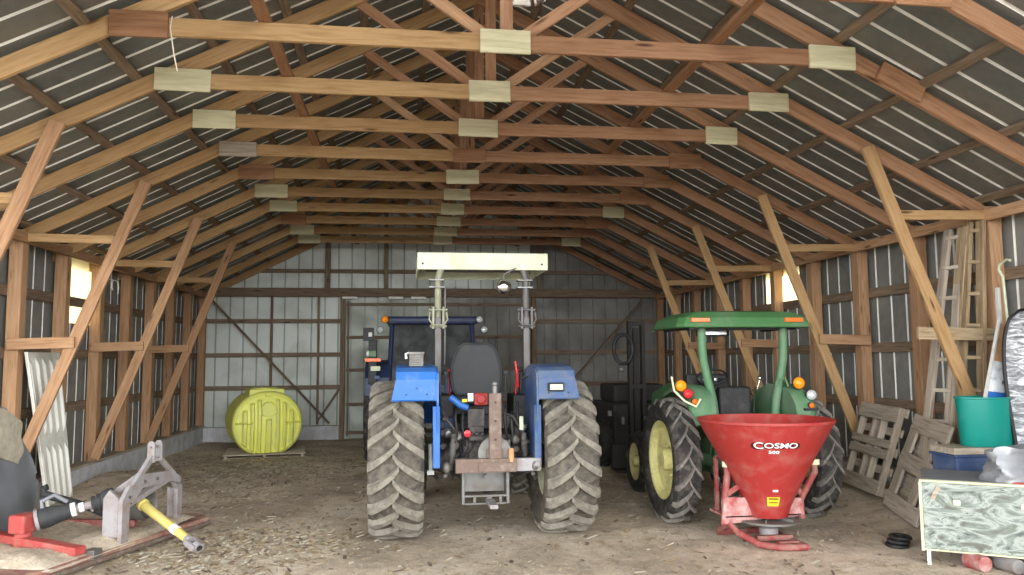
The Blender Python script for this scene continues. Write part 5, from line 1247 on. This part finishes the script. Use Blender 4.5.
# hazy sky: bright along the horizon, brightest to the front right of the barn, darker overhead
tc_ = wt.nodes.new('ShaderNodeTexCoord'); sx_ = wt.nodes.new('ShaderNodeSeparateXYZ'); wt.links.new(tc_.outputs['Generated'], sx_.inputs[0])
rp = wt.nodes.new('ShaderNodeValToRGB'); wt.links.new(sx_.outputs['Z'], rp.inputs[0])
el = rp.color_ramp.elements
el.new(0.34); el.new(0.6)
for e, (p_, v_) in zip(el, ((0.0, 1.0), (0.20, 1.0), (0.40, 0.34), (1.0, 0.20))): e.position = p_; e.color = (v_ * 0.97, v_ * 0.985, v_, 1)
dt = wt.nodes.new('ShaderNodeVectorMath'); dt.operation = 'DOT_PRODUCT'; dt.inputs[1].default_value = (0.45, -0.89, 0.0); wt.links.new(tc_.outputs['Generated'], dt.inputs[0])
mr = wt.nodes.new('ShaderNodeMapRange'); mr.inputs[1].default_value = -1; mr.inputs[2].default_value = 1; mr.inputs[3].default_value = 0.6; mr.inputs[4].default_value = 2.2
wt.links.new(dt.outputs['Value'], mr.inputs[0]); wt.links.new(mr.outputs[0], bg.inputs[1]); wt.links.new(rp.outputs[0], bg.inputs[0])
pl_ = bpy.data.lights.new('front_opening', 'AREA'); pl_.shape = 'RECTANGLE'; pl_.size = XR - XL; pl_.size_y = 5.9
po = bpy.data.objects.new('front_opening', pl_); COL.objects.link(po); po.location = (XC, YF - 0.35, 2.95); po.rotation_euler = (R(90), 0, 0)
try: pl_.cycles.is_portal = True
except Exception: pass
p2_ = bpy.data.lights.new('left_bay_opening', 'AREA'); p2_.shape = 'RECTANGLE'; p2_.size = YL - YF; p2_.size_y = 3.3
p2 = bpy.data.objects.new('left_bay_opening', p2_); COL.objects.link(p2); p2.location = (XL - 0.2, (YL + YF) / 2, 1.65); p2.rotation_euler = (R(90), 0, R(-90))
try: p2_.cycles.is_portal = True
except Exception: pass
cam = bpy.data.cameras.new('camera'); co = bpy.data.objects.new('camera', cam); COL.objects.link(co)
F, PI_, YA, RO = 778.1, 0.0911, 0.1364, -0.0077
cam.sensor_width = 36.0; cam.lens = F / 1024 * 36.0; cam.clip_end = 200
co.location = (0, 0, 1.81)
fwd = V((math.sin(YA) * math.cos(PI_), math.cos(YA) * math.cos(PI_), math.sin(PI_)))
right = V((math.cos(YA), -math.sin(YA), 0)); up = right.cross(fwd)
r2 = right * math.cos(RO) + up * math.sin(RO)
u2 = up * math.cos(RO) - right * math.sin(RO)
co.matrix_world = Matrix.Translation((0, 0, 1.81)) @ Matrix((r2, u2, -fwd)).transposed().to_4x4()
SC.camera = co
SC.view_settings.view_transform = 'Standard'; SC.view_settings.look = 'None'; SC.view_settings.gamma = 1.0
SC.view_settings.use_curve_mapping = False
SC.view_settings.exposure = 2.42
SC.cycles.max_bounces = 10; SC.cycles.diffuse_bounces = 6
SC.cycles.use_denoising = True
